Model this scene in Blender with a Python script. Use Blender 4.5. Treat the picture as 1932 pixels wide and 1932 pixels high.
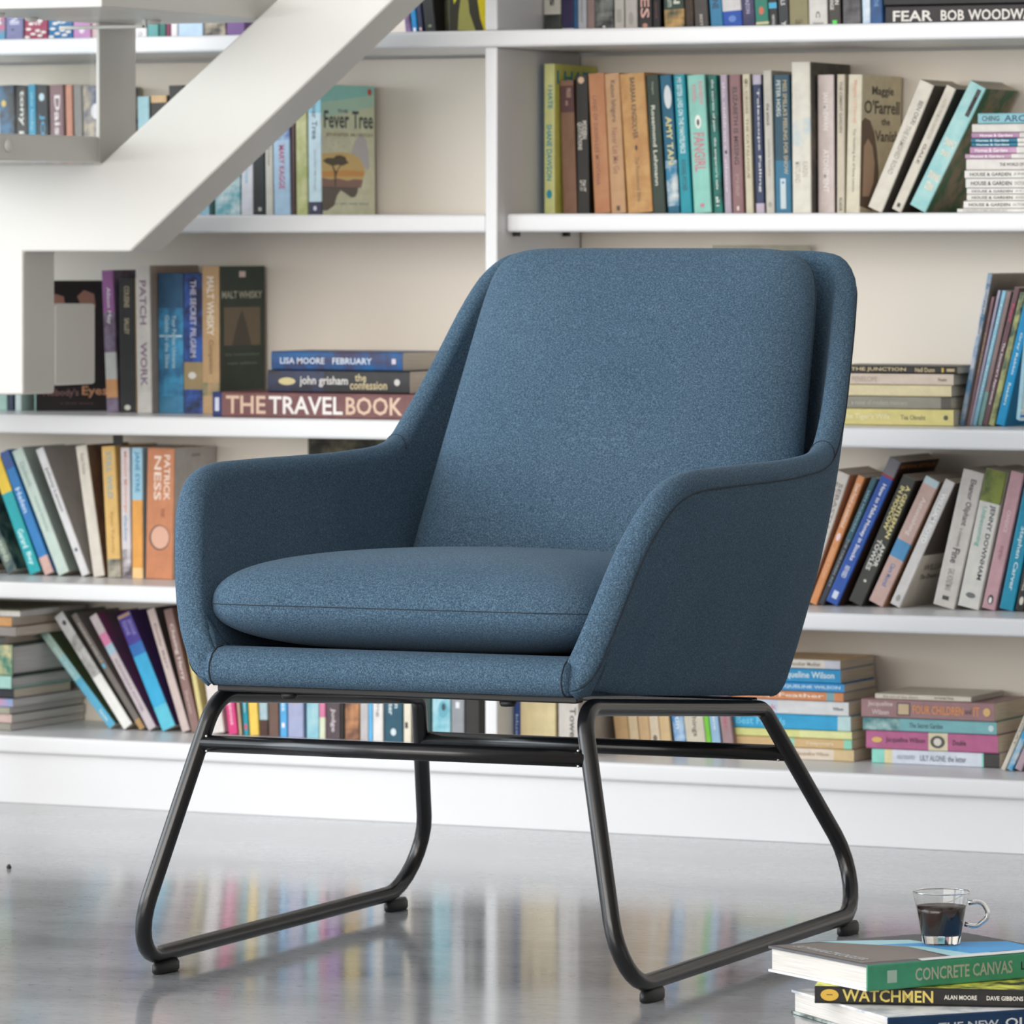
import bpy, bmesh, math, random
from mathutils import Vector, Matrix

for o in list(bpy.data.objects):
    bpy.data.objects.remove(o, do_unlink=True)
S = bpy.context.scene
COL = S.collection
R = math.radians
random.seed(7)

# ------------------------------------------------------------------ camera
# World: X runs along the bookcase to the right, Y into the wall, Z up.
# The bookcase front is the plane Y = 0, the floor is Z = 0.
FPX, PX0, PYH, EYE = 10400.0, 966.0, 455.0, 0.84      # focal length and horizon in pixels of 1932
YAW = R(25.6)
CAMX, CAMY = 3.435, -7.10
cd = bpy.data.cameras.new('camera')
cam = bpy.data.objects.new('camera', cd)
COL.objects.link(cam)
cam.location = (CAMX, CAMY, EYE)
cam.rotation_euler = (R(90), 0, YAW)
cd.sensor_width = 36.0
cd.lens = 36.0 * FPX / 1932.0
cd.shift_y = -(966.0 - PYH) / 1932.0
cd.clip_end = 100
cd.dof.use_dof = True
cd.dof.focus_distance = 6.35
cd.dof.aperture_fstop = 13.0
S.camera = cam

# ------------------------------------------------------------------ light
S.view_settings.view_transform = 'Standard'
S.view_settings.look = 'None'
S.view_settings.gamma = 1.0
S.view_settings.use_curve_mapping = False
S.view_settings.exposure = -0.20
S.cycles.max_bounces = 14
S.cycles.transmission_bounces = 14
S.cycles.transparent_max_bounces = 16
w = bpy.data.worlds.new('daylight')
S.world = w
w.use_nodes = True
bg = w.node_tree.nodes['Background']
bg.inputs[0].default_value = (0.82, 0.90, 1.0, 1)
bg.inputs[1].default_value = 0.35

def area(name, loc, rot, sx, sy, power, col):
    l = bpy.data.lights.new(name, 'AREA')
    l.shape = 'RECTANGLE'; l.size = sx; l.size_y = sy
    l.energy = power; l.color = col
    o = bpy.data.objects.new(name, l)
    COL.objects.link(o)
    o.location = loc; o.rotation_euler = rot
    return o
# daylight entering by the window wall on the left and by the window wall behind the camera
area('window_daylight_side', (-4.85, -4.7, 1.75), (0, R(-90), 0), 2.6, 6.0, 370, (0.85, 0.93, 1.0))
area('window_daylight_rear', (-0.5, -9.35, 1.75), (R(90), 0, 0), 7.0, 2.6, 500, (1.0, 0.96, 0.91))

# ------------------------------------------------------------------ helpers
SN, CS = math.sin(YAW), math.cos(YAW)
def depth_at(px, Y):
    """distance along the view axis of the vertical line seen at pixel column px on the plane Y"""
    k = (px - PX0) / FPX
    return (Y - CAMY) / (k * SN + CS)
def xat(px, Y):
    t = depth_at(px, Y); k = (px - PX0) / FPX
    return CAMX + t * (k * CS - SN)
def zat(px, py, Y):
    return EYE - (py - PYH) / FPX * depth_at(px, Y)
def ground(px, py, z):
    t = FPX * (EYE - z) / (py - PYH); k = (px - PX0) / FPX
    return Vector((CAMX + t * (k * CS - SN), CAMY + t * (k * SN + CS), z))

def lin(h):
    h = h.lstrip('#'); out = []
    for i in (0, 2, 4):
        c = int(h[i:i+2], 16) / 255.0
        out.append(c / 12.92 if c <= 0.04045 else ((c + 0.055) / 1.055) ** 2.4)
    return out
def c4(h, g=1.0):
    r = lin(h); return (min(r[0]*g, .92), min(r[1]*g, .92), min(r[2]*g, .92), 1)

def unshade(h, g=1.75):
    """the print colour of a cover seen side-on to the windows, from the colour it shows there"""
    out = []
    for q in h.split('+'):
        r = [min(.86, c*g) for c in lin(q)]
        out.append(''.join('%02x' % max(0, min(255, round(255*(c*12.92 if c <= .0031308 else 1.055*c**(1/2.4)-.055)))) for c in r))
    return '+'.join(out)

def new_mat(name):
    m = bpy.data.materials.new(name); m.use_nodes = True
    return m, m.node_tree.nodes, m.node_tree.links, m.node_tree.nodes['Principled BSDF']
def coords(n, l, scale):
    tc = n.new('ShaderNodeTexCoord'); mp = n.new('ShaderNodeMapping')
    mp.inputs['Scale'].default_value = scale
    l.new(tc.outputs['Object'], mp.inputs['Vector'])
    return mp.outputs['Vector']
def noise(n, l, vec, scale, detail=3, rough=.5):
    t = n.new('ShaderNodeTexNoise')
    t.inputs['Scale'].default_value = scale; t.inputs['Detail'].default_value = detail
    t.inputs['Roughness'].default_value = rough
    l.new(vec, t.inputs['Vector'])
    return t.outputs['Fac']
def ramp(n, l, fac, stops):
    r = n.new('ShaderNodeValToRGB')
    e = r.color_ramp.elements
    while len(e) < len(stops): e.new(.5)
    for i, (p, c) in enumerate(stops):
        e[i].position = p; e[i].color = c
    l.new(fac, r.inputs['Fac'])
    return r.outputs['Color']
def bump(n, l, fac, strength, dist, bs):
    b = n.new('ShaderNodeBump'); b.inputs['Strength'].default_value = strength
    b.inputs['Distance'].default_value = dist
    l.new(fac, b.inputs['Height']); l.new(b.outputs['Normal'], bs.inputs['Normal'])

def mat_plain(name, col, rough=.4, metal=0.0, var=.04, scale=6, bstr=0.0):
    m, n, l, bs = new_mat(name)
    v = coords(n, l, (1, 1, 1)); f = noise(n, l, v, scale, 3)
    a = tuple(x*(1-var) for x in col[:3]) + (1,); b = tuple(min(1, x*(1+var)) for x in col[:3]) + (1,)
    l.new(ramp(n, l, f, [(.3, a), (.7, b)]), bs.inputs['Base Color'])
    bs.inputs['Roughness'].default_value = rough; bs.inputs['Metallic'].default_value = metal
    if bstr: bump(n, l, noise(n, l, v, 350, 2), bstr, .001, bs)
    return m
M = {}
M['white'] = mat_plain('white_lacquer', (.82, .82, .83), .32, var=.015, scale=3)
M['back'] = mat_plain('cream_panel', (.89, .82, .72), .6, var=.02, scale=2)
M['wall_r'] = mat_plain('dark_unseen_wall', (.26, .21, .17), .6, var=.15, scale=4)  # unseen right wall, made dark to cut the bounced light
M['wall'] = mat_plain('white_plaster', (.82, .81, .79), .8, var=.02, scale=2)
M['steel_cream'] = mat_plain('cream_steel_paint', (.70, .68, .635), .3, var=.02, scale=3)
M['black_metal'] = mat_plain('black_powder_coat', (.010, .010, .011), .24, var=.15, scale=40, bstr=.02)
M['black_plastic'] = mat_plain('black_plastic', (.012, .012, .013), .5)
M['weld'] = mat_plain('bare_weld_metal', (.55, .54, .52), .35, metal=1, var=.2, scale=300)
M['seam'] = mat_plain('seam_thread', (.022, .032, .045), .9)
M['coffee'] = mat_plain('black_coffee', (.018, .006, .004), .15)
M['crumb'] = mat_plain('dark_crumb', (.02, .016, .014), .8)

def fabric():
    m, n, l, bs = new_mat('blue_grey_wool_fabric')
    v = coords(n, l, (1, 1, 1))
    f1 = noise(n, l, v, 560, 4, .75)
    f2 = noise(n, l, v, 7, 2)
    c1 = ramp(n, l, f1, [(.30, (.021, .039, .062, 1)), (.50, (.064, .113, .168, 1)), (.72, (.160, .254, .345, 1))])
    c2 = ramp(n, l, f2, [(.3, (.90, .93, .94, 1)), (.7, (1.05, 1.03, 1.02, 1))])
    mx = n.new('ShaderNodeMix'); mx.data_type = 'RGBA'; mx.blend_type = 'MULTIPLY'
    mx.inputs[0].default_value = 1
    l.new(c1, mx.inputs[6]); l.new(c2, mx.inputs[7])
    l.new(mx.outputs[2], bs.inputs['Base Color'])
    bs.inputs['Roughness'].default_value = .95
    bs.inputs['Specular IOR Level'].default_value = .12
    bs.inputs['Sheen Weight'].default_value = .07
    bs.inputs['Sheen Roughness'].default_value = .45
    bs.inputs['Sheen Tint'].default_value = (.62, .78, .95, 1)
    bump(n, l, f1, .35, .0012, bs)
    return m
M['fabric'] = fabric()

def concrete():
    m, n, l, bs = new_mat('polished_concrete')
    v = coords(n, l, (1, 1, 1))
    tc = n.new('ShaderNodeTexCoord'); mp = n.new('ShaderNodeMapping')
    mp.inputs['Rotation'].default_value = (0, 0, -YAW)
    mp.inputs['Scale'].default_value = (1, 1.6, 1)
    l.new(tc.outputs['Object'], mp.inputs['Vector'])
    f1 = noise(n, l, mp.outputs['Vector'], 3.2, 6, .62)
    f2 = noise(n, l, mp.outputs['Vector'], 55, 4, .7)
    c1 = ramp(n, l, f1, [(.30, (.27, .272, .285, 1)), (.52, (.37, .374, .390, 1)), (.72, (.45, .453, .468, 1))])
    c2 = ramp(n, l, f2, [(.26, (.66, .65, .64, 1)), (.44, (1, 1, 1, 1)), (.8, (1.10, 1.10, 1.10, 1))])
    mx = n.new('ShaderNodeMix'); mx.data_type = 'RGBA'; mx.blend_type = 'MULTIPLY'; mx.inputs[0].default_value = 1
    l.new(c1, mx.inputs[6]); l.new(c2, mx.inputs[7]); l.new(mx.outputs[2], bs.inputs['Base Color'])
    rr = ramp(n, l, f1, [(.25, (.09, .09, .09, 1)), (.8, (.14, .14, .14, 1))])
    l.new(rr, bs.inputs['Roughness'])
    bs.inputs['IOR'].default_value = 1.6
    bump(n, l, f2, .06, .001, bs)
    return m
M['floor'] = concrete()

def glass(name, col=(1, 1, 1, 1), rough=0.0):
    m, n, l, bs = new_mat(name)
    bs.inputs['Base Color'].default_value = col
    bs.inputs['Roughness'].default_value = rough
    bs.inputs['Transmission Weight'].default_value = 1
    bs.inputs['IOR'].default_value = 1.47
    return m
M['glass'] = glass('clear_glass')
def thin_glass(name, tint):
    """a sheet of glass: clear, with its surface reflection"""
    m, n, l, bs = new_mat(name); n.remove(bs)
    lw = n.new('ShaderNodeLayerWeight'); lw.inputs[0].default_value = .5
    pw_ = n.new('ShaderNodeMath'); pw_.operation = 'POWER'; pw_.inputs[1].default_value = 5
    fr = n.new('ShaderNodeMath'); fr.operation = 'MULTIPLY_ADD'; fr.inputs[1].default_value = .96; fr.inputs[2].default_value = .04
    l.new(lw.outputs['Facing'], pw_.inputs[0]); l.new(pw_.outputs[0], fr.inputs[0])
    tr = n.new('ShaderNodeBsdfTransparent'); tr.inputs[0].default_value = tint
    gl = n.new('ShaderNodeBsdfGlossy'); gl.inputs['Roughness'].default_value = .02
    mx = n.new('ShaderNodeMixShader')
    l.new(fr.outputs[0], mx.inputs[0]); l.new(tr.outputs[0], mx.inputs[1]); l.new(gl.outputs[0], mx.inputs[2])
    l.new(mx.outputs[0], n['Material Output'].inputs[0])
    return m
M['pane'] = thin_glass('riser_pane_glass', (.93, .95, .95, 1))
M['cup_wall'] = thin_glass('cup_wall_glass', (.97, .97, .96, 1))

def pages_mat():
    m, n, l, bs = new_mat('paper_pages')
    v = coords(n, l, (1500, 12, 12)); f = noise(n, l, v, 1, 2)
    l.new(ramp(n, l, f, [(.3, (.60, .50, .39, 1)), (.7, (.84, .75, .61, 1))]), bs.inputs['Base Color'])
    bs.inputs['Roughness'].default_value = .9
    return m
M['pages'] = pages_mat()
def pages_white():
    m, n, l, bs = new_mat('white_paper_pages')
    v = coords(n, l, (1500, 12, 12)); f = noise(n, l, v, 1, 2)
    l.new(ramp(n, l, f, [(.3, (.54, .51, .48, 1)), (.7, (.78, .75, .71, 1))]), bs.inputs['Base Color'])
    bs.inputs['Roughness'].default_value = .9
    return m
M['pages_w'] = pages_white()

CM = {}
GAIN = 1.04
def cover(h):
    """printed card cover; 'aaaaaa' plain or 'aaaaaa+bbbbbb' with mottled artwork of two inks"""
    if h in CM: return CM[h]
    a, _, b = h.partition('+')
    m, n, l, bs = new_mat('printed_cover')
    v = coords(n, l, (1, 1, 1))
    ca = c4(a, GAIN)
    if b:
        f = noise(n, l, v, 26, 3, .6)
        l.new(ramp(n, l, f, [(.42, ca), (.60, c4(b, GAIN))]), bs.inputs['Base Color'])
    else:
        f = noise(n, l, v, 45, 3, .6)
        lo = tuple(x*.92 for x in ca[:3]) + (1,); hi = tuple(min(.95, x*1.06+.003) for x in ca[:3]) + (1,)
        l.new(ramp(n, l, f, [(.35, lo), (.65, hi)]), bs.inputs['Base Color'])
    bs.inputs['Roughness'].default_value = .42
    bs.inputs['Specular IOR Level'].default_value = .3
    CM[h] = m
    return m
IM = {}
def ink(h):
    if h in IM: return IM[h]
    m = mat_plain('printed_ink', c4(h, GAIN), .45, var=.03, scale=60)
    IM[h] = m
    return m

def link_mesh(name, verts, faces, mats, parent=None, mi=None, smooth=False):
    me = bpy.data.meshes.new(name)
    me.from_pydata([tuple(v) for v in verts], [], faces)
    for m in (mats if isinstance(mats, (list, tuple)) else [mats]): me.materials.append(m)
    if mi: me.polygons.foreach_set('material_index', mi)
    if smooth: me.polygons.foreach_set('use_smooth', [True]*len(me.polygons))
    me.update()
    o = bpy.data.objects.new(name, me)
    COL.objects.link(o)
    if parent: o.parent = parent
    return o
def empty(name, loc=(0, 0, 0), rot=(0, 0, 0)):
    o = bpy.data.objects.new(name, None); COL.objects.link(o)
    o.location = loc; o.rotation_euler = rot; o.empty_display_size = .05
    return o
def tag(o, label=None, cat=None, group=None, kind=None):
    if label: o['label'] = label
    if cat: o['category'] = cat
    if group: o['group'] = group
    if kind: o['kind'] = kind
    return o
def bevel(o, w, seg=2):
    b = o.modifiers.new('bevel', 'BEVEL'); b.width = w; b.segments = seg; b.limit_method = 'ANGLE'
    b.angle_limit = R(35)
    for p in o.data.polygons: p.use_smooth = True
    o.modifiers.new('wn', 'WEIGHTED_NORMAL')
    return o
BOXF = [(0, 3, 2, 1), (4, 5, 6, 7), (0, 1, 5, 4), (1, 2, 6, 5), (2, 3, 7, 6), (3, 0, 4, 7)]
def box(name, x0, x1, y0, y1, z0, z1, m, parent=None, bev=0):
    v = [(x0, y0, z0), (x1, y0, z0), (x1, y1, z0), (x0, y1, z0), (x0, y0, z1), (x1, y0, z1), (x1, y1, z1), (x0, y1, z1)]
    o = link_mesh(name, v, BOXF, m, parent)
    if bev: bevel(o, bev)
    return o
def tube(name, pts, r, m, parent=None, closed=False, n=14):
    pts = [Vector(p) for p in pts]; k = len(pts)
    V = []; Fc = []
    up = None
    for i in range(k):
        if closed: t = (pts[(i+1) % k] - pts[i-1]).normalized()
        else: t = (pts[min(i+1, k-1)] - pts[max(i-1, 0)]).normalized()
        if up is None:
            up = Vector((1, 0, 0)) if abs(t.x) < .9 else Vector((0, 0, 1))
        up = (up - t * up.dot(t)).normalized()
        s = t.cross(up)
        for j in range(n):
            a = 2*math.pi*j/n
            V.append(pts[i] + up*(r*math.cos(a)) + s*(r*math.sin(a)))
    for i in range(k if closed else k-1):
        i2 = (i+1) % k
        for j in range(n):
            j2 = (j+1) % n
            Fc.append((i*n+j, i2*n+j, i2*n+j2, i*n+j2))
    if not closed:
        Fc.append(tuple(range(n))); Fc.append(tuple((k-1)*n + j for j in reversed(range(n))))
    return link_mesh(name, V, Fc, m, parent, smooth=True)
def lathe(name, prof, m, parent=None, n=40, closed=False):
    V = []; Fc = []; k = len(prof)
    for (r, z) in prof:
        for j in range(n):
            a = 2*math.pi*j/n
            V.append((r*math.cos(a), r*math.sin(a), z))
    rng = range(k) if closed else range(k-1)
    for i in rng:
        i2 = (i+1) % k
        for j in range(n):
            j2 = (j+1) % n
            Fc.append((i*n+j, i*n+j2, i2*n+j2, i2*n+j))
    if not closed:
        Fc.append(tuple(reversed(range(n)))); Fc.append(tuple((k-1)*n+j for j in range(n)))
    return link_mesh(name, V, Fc, m, parent, smooth=True)
def fillet(pts, rads, closed=True, seg=8):
    pts = [Vector(p) for p in pts]; out = []; k = len(pts)
    for i in range(k):
        p = pts[i]; a = pts[i-1]; b = pts[(i+1) % k]; r = rads[i]
        if (not closed and i in (0, k-1)) or r <= 0: out.append(p); continue
        u = (a-p).normalized(); v = (b-p).normalized()
        ang = u.angle(v); d = r / math.tan(ang/2)
        A = p + u*d; B = p + v*d
        c = p + (u+v).normalized() * (r / math.sin(ang/2))
        va = A-c; vb = B-c; tot = va.angle(vb); ax = va.cross(vb).normalized()
        for s in range(seg+1):
            out.append(c + Matrix.Rotation(tot*s/seg, 3, ax) @ va)
    return out
def catmull(P, n):
    out = []; k = len(P); P = [Vector(p) for p in P]
    for i in range(k-1):
        p0 = P[i-1] if i > 0 else P[i]*2-P[i+1]
        p1, p2 = P[i], P[i+1]
        p3 = P[i+2] if i+2 < k else P[i+1]*2-P[i]
        for s in range(n):
            t = s/n
            out.append(.5*((2*p1) + (p2-p0)*t + (2*p0-5*p1+4*p2-p3)*t*t + (3*p1-p0-3*p2+p3)*t**3))
    out.append(P[-1])
    return out

# ------------------------------------------------------------------ room shell
def structure(o): o['kind'] = 'structure'; return o
structure(box('floor', -5, 6.2, -9.5, .6, -.08, 0, M['floor']))
structure(box('wall_back', -5, 6.2, .305, .5, 0, 3.1, M['wall']))
structure(box('wall_right', 6.1, 6.25, -9.5, .5, 0, 3.1, M['wall_r']))
structure(box('ceiling', -5, 6.2, -9.5, .5, 3.1, 3.25, M['wall']))
# glazed window walls out of view: sill, head and posts only
wl = empty('wall_left', (-4.95, 0, 0)); structure(wl)
box('sill', -.05, .05, -9.5, .3, 0, .35, M['wall'], wl)
box('head', -.05, .05, -9.5, .3, 3.0, 3.1, M['wall'], wl)
box('pier', -.05, .05, -1.6, .3, .35, 3.0, M['wall'], wl)
box('pier', -.05, .05, -9.5, -7.8, .35, 3.0, M['wall'], wl)
wr = empty('wall_rear', (0, -9.45, 0)); structure(wr)
box('sill', -5, 6.2, -.05, .05, 0, .35, M['wall'], wr)
box('head', -5, 6.2, -.05, .05, 3.0, 3.1, M['wall'], wr)
box('pier', -5, -4.1, -.05, .05, .35, 3.0, M['wall'], wr)
box('pier', 3.1, 6.2, -.05, .05, .35, 3.0, M['wall'], wr)

# ------------------------------------------------------------------ bookcase
ZA, ZB_L, ZB_R, ZC_, ZD_L, ZD_R, ZE = 1.1418, .8785, .8795, .5814, .3312, .3232, .102
BD = .285
bk = empty('bookcase', (0, 0, 0))
tag(bk, 'white built-in bookcase with thick shelves filling the wall behind the armchair', 'bookcase')
XL, XR = -1.75, 1.75
SW = .010
def shelf(x0, x1, ztop, th, y0=0.0):
    o = box('shelf', x0, x1, y0, BD-.002, ztop-th, ztop, M['white'], bk)
    bevel(o, .005, 3)
    return o
shelf(XL, XR, ZA, .0245, -.002)
shelf(XL, -SW, ZB_L, .0265, .004)
shelf(SW, XR, ZB_R, .0265, .028)
shelf(XL, -SW, ZC_, .0285, .003); shelf(SW, XR, ZC_, .0285, .003)
shelf(XL, -SW, ZD_L, .0255, .003); shelf(SW, XR, ZD_R, .0255, .003)
shelf(XL, XR, ZE, .0265, 0)
shelf(XL, XR, 1.43, .0265, .003)
for (z0, z1) in ((ZE, ZA-.0245), (ZA, 1.43-.0265)):
    box('upright', -SW, SW, .0, BD-.002, z0, z1, M['white'], bk, .003)
box('side_panel', XL-.02, XL, 0, BD, 0, 1.44, M['white'], bk, .002)
box('side_panel', XR, XR+.02, 0, BD, 0, 1.44, M['white'], bk, .002)
box('plinth', XL, XR, .012, .04, 0, ZE-.0265, M['white'], bk, .001)
for (x0, x1) in ((XL, -SW), (SW, XR)):
    box('back_panel', x0, x1, BD, BD+.012, 0.02, ZA-.0245-.0045, M['back'], bk)
    box('back_panel', x0, x1, BD, BD+.012, ZA, 1.40, M['back'], bk)
# little brackets below the shelf by the upright
box('shelf_peg', SW, SW+.008, .05, .06, ZB_R-.0265-.006, ZB_R-.0265, M['black_plastic'], bk)
box('shelf_peg', SW, SW+.008, .22, .23, ZB_R-.0265-.006, ZB_R-.0265, M['black_plastic'], bk)

# ------------------------------------------------------------------ staircase (left, in front of the bookcase)
YS = -.27; ST = .09
st = empty('staircase', (xat(-330, YS), YS, 0))
tag(st, 'cream steel staircase with one thick stringer crossing in front of the bookcase', 'staircase')
ox, oy, oz = st.location
def spoly(name, pts, y0, y1, m, parent, bev=.004):
    """an outline in the stringer's plane given thickness"""
    P = [(xat(a, YS)-ox, zat(a, b, YS)) for a, b in pts]
    k = len(P)
    V = [(x, y0, z) for x, z in P] + [(x, y1, z) for x, z in P]
    Fc = [tuple(range(k)), tuple(reversed(range(k, 2*k)))]
    for i in range(k):
        j = (i+1) % k
        Fc.append((j, i, k+i, k+j))
    o = link_mesh(name, V, Fc, m, parent)
    bm = bmesh.new(); bm.from_mesh(o.data); bmesh.ops.recalc_face_normals(bm, faces=bm.faces); bm.to_mesh(o.data); bm.free()
    if bev: bevel(o, bev, 3)
    return o
spoly('stringer', [(-420, 309), (191, 308), (500, 20), (980, -427), (1190, -427), (246, 475), (44, 475), (44, 745),
                   (-260, 745), (-420, 745)], 0, ST, M['steel_cream'], st)
foot_z = zat(-330, 745, YS)
box('support_post', -.04, .04, .01, .08, 0, foot_z, M['steel_cream'], st, .003)
# bracket tying the stringer back to the shelves
bx1 = xat(46, YS)-ox
box('wall_bracket', bx1-.06, bx1, ST-.002, -YS-.065, zat(140, 725, -.1), zat(140, 573, -.1), M['steel_cream'], st, .004)
X0 = xat(188, YS)-ox; X1 = xat(481, YS)-ox
z1a, z1b = zat(188, 307, YS), zat(188, 258, YS)
z2a, z2b = zat(481, 36, YS), zat(481, -16, YS)
TW = -.43
t1 = box('tread', X0-.27, X0, TW, .0, z1a, z1b, M['steel_cream'], st, .003)
t2 = box('tread', X0-.035, X1, TW, .10, z2a, z2b, M['steel_cream'], st, .003)
box('riser_plate', X0-.006, X0, 0, .105, z1a, z2a, M['steel_cream'], st, .001)
box('riser_plate', X1-.008, X1-.001, 0, .099, z2b, z2b+.17, M['steel_cream'], st, .001)
gp = box('glass_riser', X0-.016, X0-.008, TW+.01, -.001, z1b-.004, z2a+.004, M['pane'], st)
gp['label'] = 'clear glass riser pane'
fl = box('flange', X0-.035, X0+.105, -.055, -.05, z2a-.012, z2a-.007, M['steel_cream'], st, .001)
box('flange_tab', X0+.10, X0+.106, -.055, -.05, z2a-.012, z2a+.012, M['steel_cream'], st, .001)
def bolt(x, y, z, axis, parent):
    o = lathe('bolt', [(.0095, 0), (.0095, .002), (.008, .0045), (.005, .006), (.0, .0063)], M['steel_cream'], parent, 16)
    o.location = (x, y, z)
    o.rotation_euler = {'x': (0, R(90), 0), 'd': (R(180), 0, 0)}[axis]
    return o
bolt(X0, -.255, (z1a+z1b)/2+.002, 'x', t1)
bolt(X0+.0, -.19, z2a, 'd', t2); bolt(X0+.03, -.33, z2a, 'd', t2); bolt(X0+.10, -.02, z2a, 'd', t2)

# ------------------------------------------------------------------ armchair
CH = empty('armchair', (.62705, -1.2292, 0), (0, 0, R(2.3)))
tag(CH, 'blue-grey upholstered armchair with loose cushions on a black tubular sled base', 'armchair')
RIM = [(.216, -.368, .352), (.240, -.367, .380), (.257, -.356, .43), (.276, -.318, .51), (.291, -.276, .559),
       (.298, -.222, .579), (.299, -.12, .582), (.296, .02, .582), (.292, .15, .583), (.285, .262, .592),
       (.280, .318, .630), (.268, .379, .695), (.253, .444, .772), (.238, .486, .812), (.204, .508, .826),
       (.12, .520, .828), (0, .525, .829)]
BOT = [(.214, -.362, .346), (.216, -.350, .346), (.218, -.33, .345), (.221, -.29, .340), (.223, -.25, .334),
       (.225, -.20, .329), (.226, -.10, .320), (.227, .02, .311), (.227, .11, .304), (.226, .18, .299),
       (.224, .235, .295), (.217, .272, .291), (.20, .290, .289), (.17, .299, .288), (.13, .303, .287),
       (.08, .305, .287), (0, .306, .287)]
NS = 4
def mirror(h): return h[:-1] + [Vector((-p.x, p.y, p.z)) for p in reversed(h)]
rim = mirror(catmull(RIM, NS)); bot = mirror(catmull(BOT, NS))
NU = len(rim)
# rows: distance from the rim, fine near the edge so that the rolled edge is round
TH = .0175                                              # half thickness of the shell
dist = [0, .0006, .0022, .005, .009, .014, .020, .027]
NVX = 9
grid = []
for i in range(NU):
    r, b = rim[i], bot[i]; L = (r-b).length
    dn = (b-r)/max(L, 1e-6)
    mid = Vector(((r.x+b.x)/2, (r.y+b.y)/2, 0)); out = Vector((mid.x*1.2, mid.y-.05 if mid.y > .05 else 0, 0))
    out = out.normalized() if out.length > 1e-4 else Vector((0, 1, 0))
    fs = []
    for d in dist: fs.append(min(d/L, .9*d/.03) if L > .05 else (d/.027)*.45)
    last = fs[-1]
    end = max(last, 1-.024/L) if L > .1 else last
    for q in range(1, NVX+1): fs.append(last + (end-last)*q/NVX)
    for q in (.30, .55, .75, .90, 1.0): fs.append(end + (1-end)*q)
    col = []
    for k, f in enumerate(fs):
        p = r + (b-r)*f
        p = p + out * ((.010 if abs(i-(NU-1)/2) > 8*NS else .014) * 4*f*(1-f) * min(1, L/.3))
        col.append((p, f*L))
    grid.append(col)
NV = len(grid[0])
V = []; Fc = []
nor = [[None]*NV for _ in range(NU)]
for i in range(NU):
    for j in range(NV):
        a = grid[min(i+1, NU-1)][j][0] - grid[max(i-1, 0)][j][0]
        b = grid[i][min(j+1, NV-1)][0] - grid[i][max(j-1, 0)][0]
        nn = a.cross(b)
        nor[i][j] = nn.normalized() if nn.length > 1e-9 else Vector((1, 0, 0))
# make the normals point outwards
for i in range(NU):
    for j in range(NV):
        n_ = nor[i][j]; p = grid[i][j][0]
        if n_.dot(Vector((p.x, p.y, 0)) - Vector((0, -.05, 0))) < 0: nor[i][j] = -n_
def half(d):
    rr = .020
    return TH * math.sqrt(max(0, 1-(1-min(d, rr)/rr)**2))
OUT = []; INN = []
for i in range(NU):
    L = grid[i][-1][1]
    for j in range(NV):
        p, d = grid[i][j]
        dd = d if L > .05 else [*dist, *([.03]*(NVX+5))][j]*L/.05
        h = half(dd) * (.82 + .18*min(1, max(0, (abs(i-(NU-1)/2)-5*NS)/(4*NS))))
        if L > .1:
            db = min(L-d, .024)/.024
            h *= .25 + .75*math.sqrt(max(0, 1-(1-db)**2))
        OUT.append(p + nor[i][j]*h); INN.append(p - nor[i][j]*h)
V = OUT + INN; N0 = NU*NV
for i in range(NU-1):
    for j in range(NV-1):
        a, b, c, d = i*NV+j, (i+1)*NV+j, (i+1)*NV+j+1, i*NV+j+1
        Fc.append((a, b, c, d)); Fc.append((N0+d, N0+c, N0+b, N0+a))
    a, b = i*NV+NV-1, (i+1)*NV+NV-1
    Fc.append((a, b, N0+b, N0+a))
for j in range(NV-1):
    for i in (0, NU-1):
        Fc.append((i*NV+j, i*NV+j+1, N0+i*NV+j+1, N0+i*NV+j))
shell = link_mesh('shell', V, Fc, M['fabric'], CH, smooth=True)
bm = bmesh.new(); bm.from_mesh(shell.data)
bmesh.ops.remove_doubles(bm, verts=bm.verts, dist=.0004)
bmesh.ops.recalc_face_normals(bm, faces=bm.faces); bm.to_mesh(shell.data); bm.free()
for p in shell.data.polygons: p.use_smooth = True
# seam lines of the rolled edge, outside
def seam_pts(j, i0, i1, off=.0004):
    return [OUT[i*NV+j] + nor[i][j]*off for i in range(i0, i1)]
tube('seam', seam_pts(6, 2, NU-2), .0009, M['seam'], shell, n=6)
for side in (0, 1):
    ii = 9*NS+1
    i = ii if side == 0 else NU-1-ii
    tube('seam', [OUT[i*NV+j] + nor[i][j]*.0005 for j in range(6, 0, -1)] + [INN[i*NV+j] - nor[i][j]*.0005 for j in range(0, 7)], .0008, M['seam'], shell, n=6)
    i = 11*NS+2 if side == 0 else NU-1-(11*NS+2)
    tube('seam', [OUT[i*NV+j] + nor[i][j]*.0005 for j in range(6, NV)], .0008, M['seam'], shell, n=6)

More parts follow.
